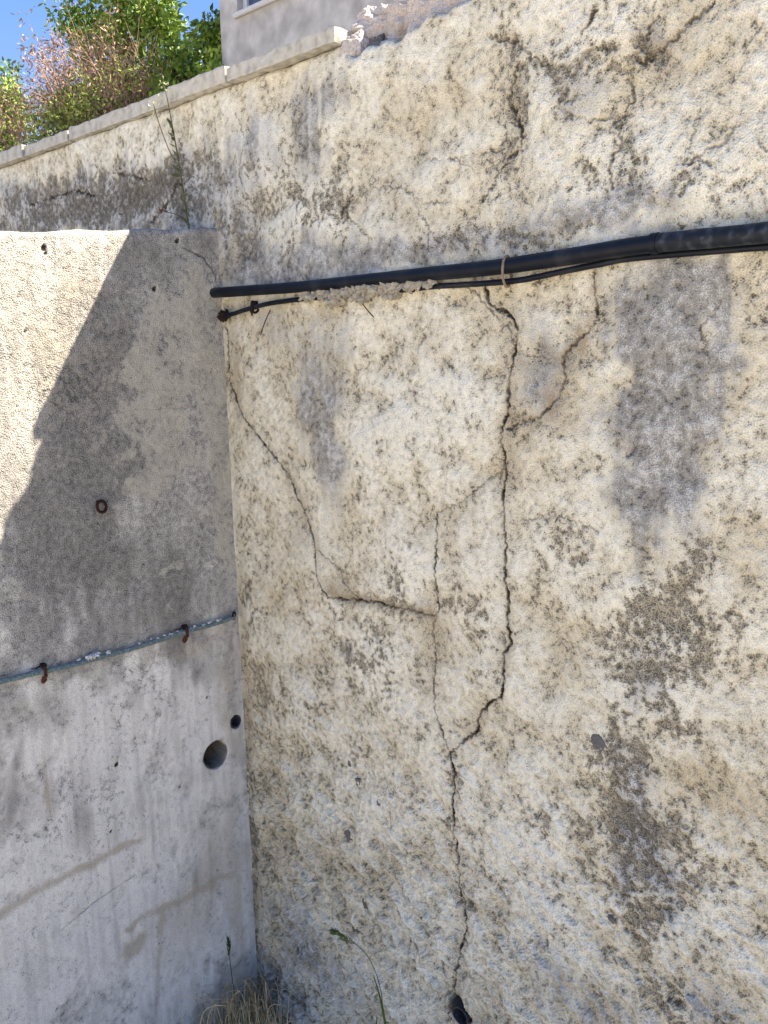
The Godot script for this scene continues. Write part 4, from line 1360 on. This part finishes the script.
# ------------------------------------------------------------------ trees and shrubs behind
func rand_dir() -> Vector3:
	return Vector3(rng.randfn(), rng.randfn(), rng.randfn()).normalized()

func grow(b: MB, at: Vector3, dir: Vector3, length: float, r: float, depth: int, ends: Array, spread: float, col: Color, sides: int) -> void:
	var pts := [at]
	var rad := [r]
	var p := at
	var d := dir
	var n := 4
	for i in n:
		d = (d + rand_dir() * 0.16 + Vector3.UP * 0.04).normalized()
		p += d * length / n
		pts.append(p)
		rad.append(r * (1.0 - 0.45 * (i + 1) / n))
	b.tube(pts, rad, sides, col, false)
	if depth == 0:
		ends.append([p, d])
		return
	for k in 3:
		var nd := (d + rand_dir() * spread).normalized()
		grow(b, pts[2 + (k % 3)], nd, length * rng.randf_range(0.6, 0.85), r * 0.55, depth - 1, ends, spread, col, maxi(3, sides - 1))

func crown(b: MB, centres: Array, per: int, spread: float, size: float, wide: float, cols: Array) -> void:
	for e in centres:
		var tone: float = rng.randf()
		for i in per:
			var off := rand_dir() * spread * pow(rng.randf(), 0.5)
			var dir := (off.normalized() * 0.5 + rand_dir() * 0.7 + Vector3(0, -0.25, 0)).normalized()
			var side := dir.cross(rand_dir()).normalized()
			var c0: Color = cols[0]
			var c: Color = c0.lerp(cols[1], clampf(tone * 0.85 - 0.1 + rng.randf() * 0.45, 0, 1))
			b.leaf(e + off, dir, side, size * rng.randf_range(0.65, 1.25), wide * rng.randf_range(0.7, 1.2), c)

func build_trees() -> void:
	var bark := mottled(lin(0.07, 0.055, 0.04), lin(0.16, 0.13, 0.10), 131, 0.03, 3.0, 0.95, 0.4)
	var leafm := vcol(0.55, Color(0.42, 0.42, 0.42))
	# broad-leaved tree behind the coping, left of the house; blobs are clumps of its crown
	var specs := [
		["leafy_tree", "bright green leafy tree standing left of the grey house", "tree", Vector3(-8.7, 1.84, -5.6), [
			Vector3(-8.9, 6.05, -5.4), Vector3(-8.75, 6.4, -5.5), Vector3(-8.45, 5.95, -5.6), Vector3(-8.6, 5.6, -5.5), Vector3(-9.5, 5.95, -5.3), Vector3(-9.55, 5.6, -5.3), Vector3(-9.0, 5.45, -5.4), Vector3(-8.35, 5.45, -5.5), Vector3(-8.2, 5.1, -5.4), Vector3(-7.85, 4.95, -5.4), Vector3(-8.7, 5.0, -5.3), Vector3(-9.2, 6.45, -5.4), Vector3(-9.15, 5.1, -5.3), Vector3(-8.5, 4.6, -5.2)], 0.42, 300],
		["leafy_shrub", "green bush between the tree and the house wall", "shrub", Vector3(-7.0, 1.84, -5.3), [
			Vector3(-7.05, 4.75, -5.2), Vector3(-6.85, 5.0, -5.3), Vector3(-6.75, 4.65, -5.25), Vector3(-7.3, 4.5, -5.1), Vector3(-6.9, 4.3, -5.2), Vector3(-7.5, 4.75, -5.2), Vector3(-6.62, 4.95, -5.3), Vector3(-6.6, 4.4, -5.2), Vector3(-7.1, 4.0, -5.2)], 0.27, 200],
		["leafy_shrub", "green leafy shrub at the far left end of the coping", "shrub", Vector3(-11.7, 1.84, -4.9), [
			Vector3(-11.75, 5.3, -4.9), Vector3(-11.85, 4.9, -4.9), Vector3(-11.4, 4.75, -4.9), Vector3(-11.15, 4.5, -4.9), Vector3(-11.6, 4.4, -4.9), Vector3(-11.0, 4.2, -4.9), Vector3(-11.9, 4.5, -4.8), Vector3(-11.4, 4.1, -4.8), Vector3(-11.55, 5.35, -4.9), Vector3(-11.3, 5.05, -4.9), Vector3(-11.1, 4.85, -4.9), Vector3(-12.1, 5.1, -4.9), Vector3(-12.3, 4.6, -4.9), Vector3(-11.45, 5.0, -4.9)], 0.30, 210],
	]
	for s in specs:
		var root: Vector3 = s[3]
		var o := thing(s[0], s[1], s[2], root)
		var tb := MB.new()
		var mid := Vector3.ZERO
		for q in s[4]: mid += q
		mid = mid / s[4].size() - root
		var fork := Vector3(mid.x * 0.6, mid.y * 0.55, mid.z * 0.6)
		tb.tube([Vector3(0, -0.1, 0), fork * 0.5 + Vector3(0.05, 0, 0.03), fork], [0.11, 0.085, 0.07], 10)
		for q in s[4]:
			var e: Vector3 = q - root
			tb.tube([fork, fork.lerp(e, 0.5) + rand_dir() * 0.12, e], [0.045, 0.026, 0.008], 6, Color.WHITE, false)
			for k in 3:
				tb.tube([fork.lerp(e, 0.8), e + rand_dir() * s[5] * 0.8], [0.012, 0.004], 4, Color.WHITE, false)
		put("trunk", tb.mesh(), bark, o)
		var cb := MB.new()
		var cen := []
		for q in s[4]:
			for k in 4:
				cen.append(q - root + rand_dir() * s[5] * rng.randf_range(0.3, 1.0))
		crown(cb, cen, int(s[6] / 2.0), s[5] * 0.62, 0.082, 0.046, [Color(0.060, 0.115, 0.020), Color(0.290, 0.400, 0.075)])
		put("crown", cb.mesh(), leafm, o)
	# dry shrub: bare reddish twigs, a few green leaves low down
	var dry := thing("dry_shrub", "dry reddish-brown twiggy shrub behind the coping between the green shrub and the tree", "shrub", Vector3(-9.4, 1.84, -4.9))
	var twig := MB.new()
	var ends := []
	for k in 44:
		var d := Vector3(rng.randf_range(-0.75, 0.75), 1.0, rng.randf_range(-0.4, 0.4)).normalized()
		grow(twig, Vector3(rng.randf_range(-0.9, 1.2), 1.6 + rng.randf_range(-0.1, 0.3), rng.randf_range(-0.3, 0.3)), d, 0.75, 0.016, 3, ends, 0.75, Color(0.33, 0.225, 0.17), 4)
	put("branches", twig.mesh(), vcol(0.9), dry)
	var stem := MB.new()
	for k in 9: stem.tube([Vector3(rng.randf_range(-0.2, 0.2), -0.1, 0), Vector3(rng.randf_range(-0.5, 0.6), 0.9, 0.1), Vector3(rng.randf_range(-0.9, 1.2), 1.9, 0)], [0.03, 0.024, 0.014], 5, Color(0.13, 0.09, 0.07), false)
	put("stems", stem.mesh(), vcol(0.9), dry)
	var db := MB.new()
	var dc := []
	for e in ends:
		if rng.randf() < 0.55: dc.append(e[0])
	crown(db, dc, 10, 0.14, 0.060, 0.022, [Color(0.19, 0.12, 0.08), Color(0.42, 0.30, 0.215)])
	put("dry_leaves", db.mesh(), vcol(0.9, Color(0.2, 0.2, 0.2)), dry)
	var half := thing("leafy_shrub", "half-dry olive green shrub in front of the bare twigs, below the tree", "shrub", Vector3(-8.7, 1.84, -4.7))
	var hb := MB.new()
	var hends := []
	for k in 8:
		grow(hb, Vector3(rng.randf_range(-0.45, 0.40), 1.75, rng.randf_range(-0.15, 0.15)), Vector3(rng.randf_range(-0.5, 0.5), 1.0, rng.randf_range(-0.3, 0.3)).normalized(), 0.48, 0.012, 3, hends, 0.8, Color(0.14, 0.10, 0.07), 5)
	for k in 6: hb.tube([Vector3(0, -0.1, 0), Vector3(rng.randf_range(-0.7, 0.9), 1.6, 0)], [0.03, 0.013], 5, Color(0.13, 0.09, 0.07), false)
	put("branches", hb.mesh(), vcol(0.9), half)
	var hl := MB.new()
	var hc := []
	for e in hends: hc.append(e[0])
	crown(hl, hc, 15, 0.15, 0.065, 0.034, [Color(0.095, 0.135, 0.032), Color(0.290, 0.330, 0.095)])
	put("crown", hl.mesh(), vcol(0.7, Color(0.3, 0.3, 0.3)), half)

# ------------------------------------------------------------------ small plants
func blade(b: MB, pts: Array, wide: float, col: Color) -> void:
	var p := spline(pts, 0.012)
	for i in p.size() - 1:
		var t0 := float(i) / (p.size() - 1)
		var t1 := float(i + 1) / (p.size() - 1)
		var w0 := wide * sqrt(maxf(0.0, 1.0 - t0)) * minf(1.0, 0.4 + t0 * 6.0)
		var w1 := wide * sqrt(maxf(0.0, 1.0 - t1)) * minf(1.0, 0.4 + t1 * 6.0)
		var d: Vector3 = (p[i + 1] - p[i]).normalized()
		var s := d.cross(Vector3(0.62, 0.1, 0.78)).normalized()
		var lift := s.cross(d) * w0 * 0.25
		b.quad(p[i] - s * w0 / 2, p[i + 1] - s * w1 / 2, p[i + 1] + lift, p[i] + lift, col)
		b.quad(p[i] + lift, p[i + 1] + lift, p[i + 1] + s * w1 / 2, p[i] + s * w0 / 2, col)

func ear(b: MB, a: Vector3, e: Vector3, wide: float, col: Color) -> void:
	# a bristly grass ear between two points
	var d := (e - a).normalized()
	var l := a.distance_to(e)
	for i in 46:
		var t := (i + 0.5) / 46.0
		var r := wide * sin(PI * clampf(t * 0.9 + 0.08, 0, 1))
		var side := d.cross(rand_dir()).normalized()
		var at := a + d * l * t
		b.leaf(at, (d + side * 0.55).normalized(), d.cross(side).normalized(), r * 2.6 + 0.004, 0.0032, col * rng.randf_range(0.7, 1.3))
		if i % 3 == 0: b.tube([at, at + (d * 1.2 + side * 0.6) * 0.012], [0.0003, 0.0001], 3, col, false)

func build_plants() -> void:
	var gm := vcol(0.7, Color(0.3, 0.3, 0.3))
	# tall flowering weed rooted on top of the concrete wall
	var weed := thing("weed", "tall thin weed with pale tiny flowers growing from the top of the concrete wall", "weed", Vector3(-0.076, 1.742, 0.012))
	var sb := MB.new()
	var V3 := func(x: float, y: float, z: float) -> Vector3: return Vector3(x + 0.076, y - 1.742, z - 0.012)
	var stalk := spline([V3.call(-0.076, 1.742, 0.012), V3.call(-0.084, 1.80, 0.014), V3.call(-0.095, 1.873, 0.015), V3.call(-0.102, 1.932, 0.018), V3.call(-0.109, 2.012, 0.026), V3.call(-0.112, 2.036, 0.032)], 0.01)
	var sr := []
	for i in stalk.size(): sr.append(lerpf(0.0021, 0.0009, float(i) / stalk.size()))
	sb.tube(stalk, sr, 6, Color(0.10, 0.12, 0.05))
	var branch := spline([V3.call(-0.097, 1.880, 0.015), V3.call(-0.116, 1.91, 0.022), V3.call(-0.134, 1.962, 0.030), V3.call(-0.146, 2.005, 0.034)], 0.01)
	sb.tube(branch, const_radii(branch, 0.0009), 5, Color(0.13, 0.11, 0.06))
	var br2 := spline([V3.call(-0.080, 1.763, 0.013), V3.call(-0.10, 1.785, 0.02), V3.call(-0.125, 1.793, 0.03)], 0.01)
	sb.tube(br2, const_radii(br2, 0.0008), 5, Color(0.12, 0.09, 0.05))
	put("stem", sb.mesh(), gm, weed)
	var lb := MB.new()
	for i in 34:
		var t := pow(rng.randf(), 1.3)
		var at: Vector3 = stalk[int(t * (stalk.size() - 8))]
		var dir := (Vector3(rng.randf_range(-1, 1), rng.randf_range(0.1, 0.9), rng.randf_range(0.1, 1))).normalized()
		lb.leaf(at, dir, dir.cross(rand_dir()).normalized(), rng.randf_range(0.010, 0.024), rng.randf_range(0.004, 0.008), Color(0.05, 0.065, 0.03).lerp(Color(0.16, 0.14, 0.08), rng.randf()))
	for i in 8:
		var at: Vector3 = br2[br2.size() - 1] + rand_dir() * 0.012
		lb.leaf(at, rand_dir(), rand_dir(), 0.014, 0.007, Color(0.16, 0.09, 0.05))
	put("leaves", lb.mesh(), gm, weed)
	for top in [stalk[stalk.size() - 1], branch[branch.size() - 1]]:
		var fb := MB.new()
		for i in 16:
			var at: Vector3 = top + Vector3(rng.randf_range(-0.008, 0.008), rng.randf_range(-0.03, 0.008), rng.randf_range(-0.008, 0.008))
			fb.leaf(at, rand_dir(), rand_dir(), 0.008, 0.005, Color(0.50, 0.52, 0.24).lerp(Color(0.6, 0.6, 0.5), rng.randf()))
		put("flower", fb.mesh(), gm, weed)
	# green grass stalk in front of the plaster wall
	var g1 := thing("grass_stalk", "green grass stalk with a drooping bristly ear in front of the plaster wall", "grass", Vector3(0.565, 0.0, 0.16))
	var a := MB.new()
	var ps := spline([Vector3(0, 0, 0), Vector3(-0.002, 0.25, -0.005), Vector3(-0.012, 0.38, -0.008), Vector3(-0.024, 0.446, -0.01), Vector3(-0.050, 0.485, -0.01), Vector3(-0.085, 0.495, -0.01)], 0.012)
	a.tube(ps, const_radii(ps, 0.0008), 5, Color(0.10, 0.095, 0.04))
	put("stem", a.mesh(), gm, g1)
	var a2 := MB.new()
	ear(a2, Vector3(-0.080, 0.494, -0.01), Vector3(-0.140, 0.490, -0.01), 0.0065, Color(0.055, 0.085, 0.022))
	put("ear", a2.mesh(), gm, g1)
	for lf in [[[Vector3(-0.003, 0.36, -0.005), Vector3(-0.012, 0.42, -0.002), Vector3(-0.028, 0.468, 0.0)], 0.005], [[Vector3(-0.02, 0.24, 0.0), Vector3(-0.022, 0.33, 0.004), Vector3(-0.015, 0.40, 0.006)], 0.006], [[Vector3(0.05, 0.26, 0.0), Vector3(0.052, 0.33, 0.004), Vector3(0.045, 0.372, 0.006)], 0.007]]:
		var a3 := MB.new()
		blade(a3, lf[0], lf[1], Color(0.055, 0.085, 0.025))
		put("leaf", a3.mesh(), gm, g1)
	# thin stalk by the concrete wall
	var g2 := thing("grass_stalk", "thin upright grass stalk with a small green ear against the concrete wall", "grass", Vector3(0.05, 0.02, 0.096))
	var c := MB.new()
	var cs := spline([Vector3(0, 0, 0), Vector3(0.0, 0.10, 0.004), Vector3(0, 0.17, 0.009), Vector3(0, 0.215, 0.012)], 0.012)
	c.tube(cs, const_radii(cs, 0.0009), 5, Color(0.11, 0.10, 0.05))
	put("stem", c.mesh(), gm, g2)
	var c2 := MB.new()
	ear(c2, Vector3(0, 0.208, 0.012), Vector3(0, 0.252, 0.013), 0.0042, Color(0.075, 0.10, 0.03))
	put("ear", c2.mesh(), gm, g2)
	# dry straw in the corner: nobody could count the blades
	var t := MB.new()
	for i in 300:
		var x := 0.012 + absf(rng.randfn(0.0, 0.06))
		var z := 0.012 + absf(rng.randfn(0.0, 0.115))
		if x > 0.30 or z > 0.35: continue
		var hgt := rng.randf_range(0.02, 0.15) * exp(-x * 2.0)
		if rng.randf() < 0.10: hgt *= 1.5
		var lean := Vector3(rng.randf_range(-0.5, 1.0), 0, rng.randf_range(-0.5, 1.0)) * hgt * 0.9
		var p0 := Vector3(x, 0.0, z)
		var p1 := p0 + Vector3(lean.x * 0.3, hgt * 0.7 + 0.04, lean.z * 0.3)
		var p2 := p0 + Vector3(lean.x, hgt + 0.05 - rng.randf() * 0.06, lean.z)
		p1.x = maxf(p1.x, 0.010); p2.x = maxf(p2.x, 0.012); p1.z = maxf(p1.z, 0.014); p2.z = maxf(p2.z, 0.016)
		var col := Color(0.34, 0.24, 0.12).lerp(Color(0.76, 0.61, 0.37), pow(rng.randf(), 1.5))
		if rng.randf() < 0.06: col = Color(0.08, 0.11, 0.035)
		blade(t, [p0, p1, p2], rng.randf_range(0.0012, 0.0036), col)
	var tuft := put("dry_grass", t.mesh(), vcol(0.85, Color(0.25, 0.25, 0.25)))
	tag(tuft, "tangle of dry straw-coloured grass in the corner where the walls meet the ground", "grass", "", "stuff")
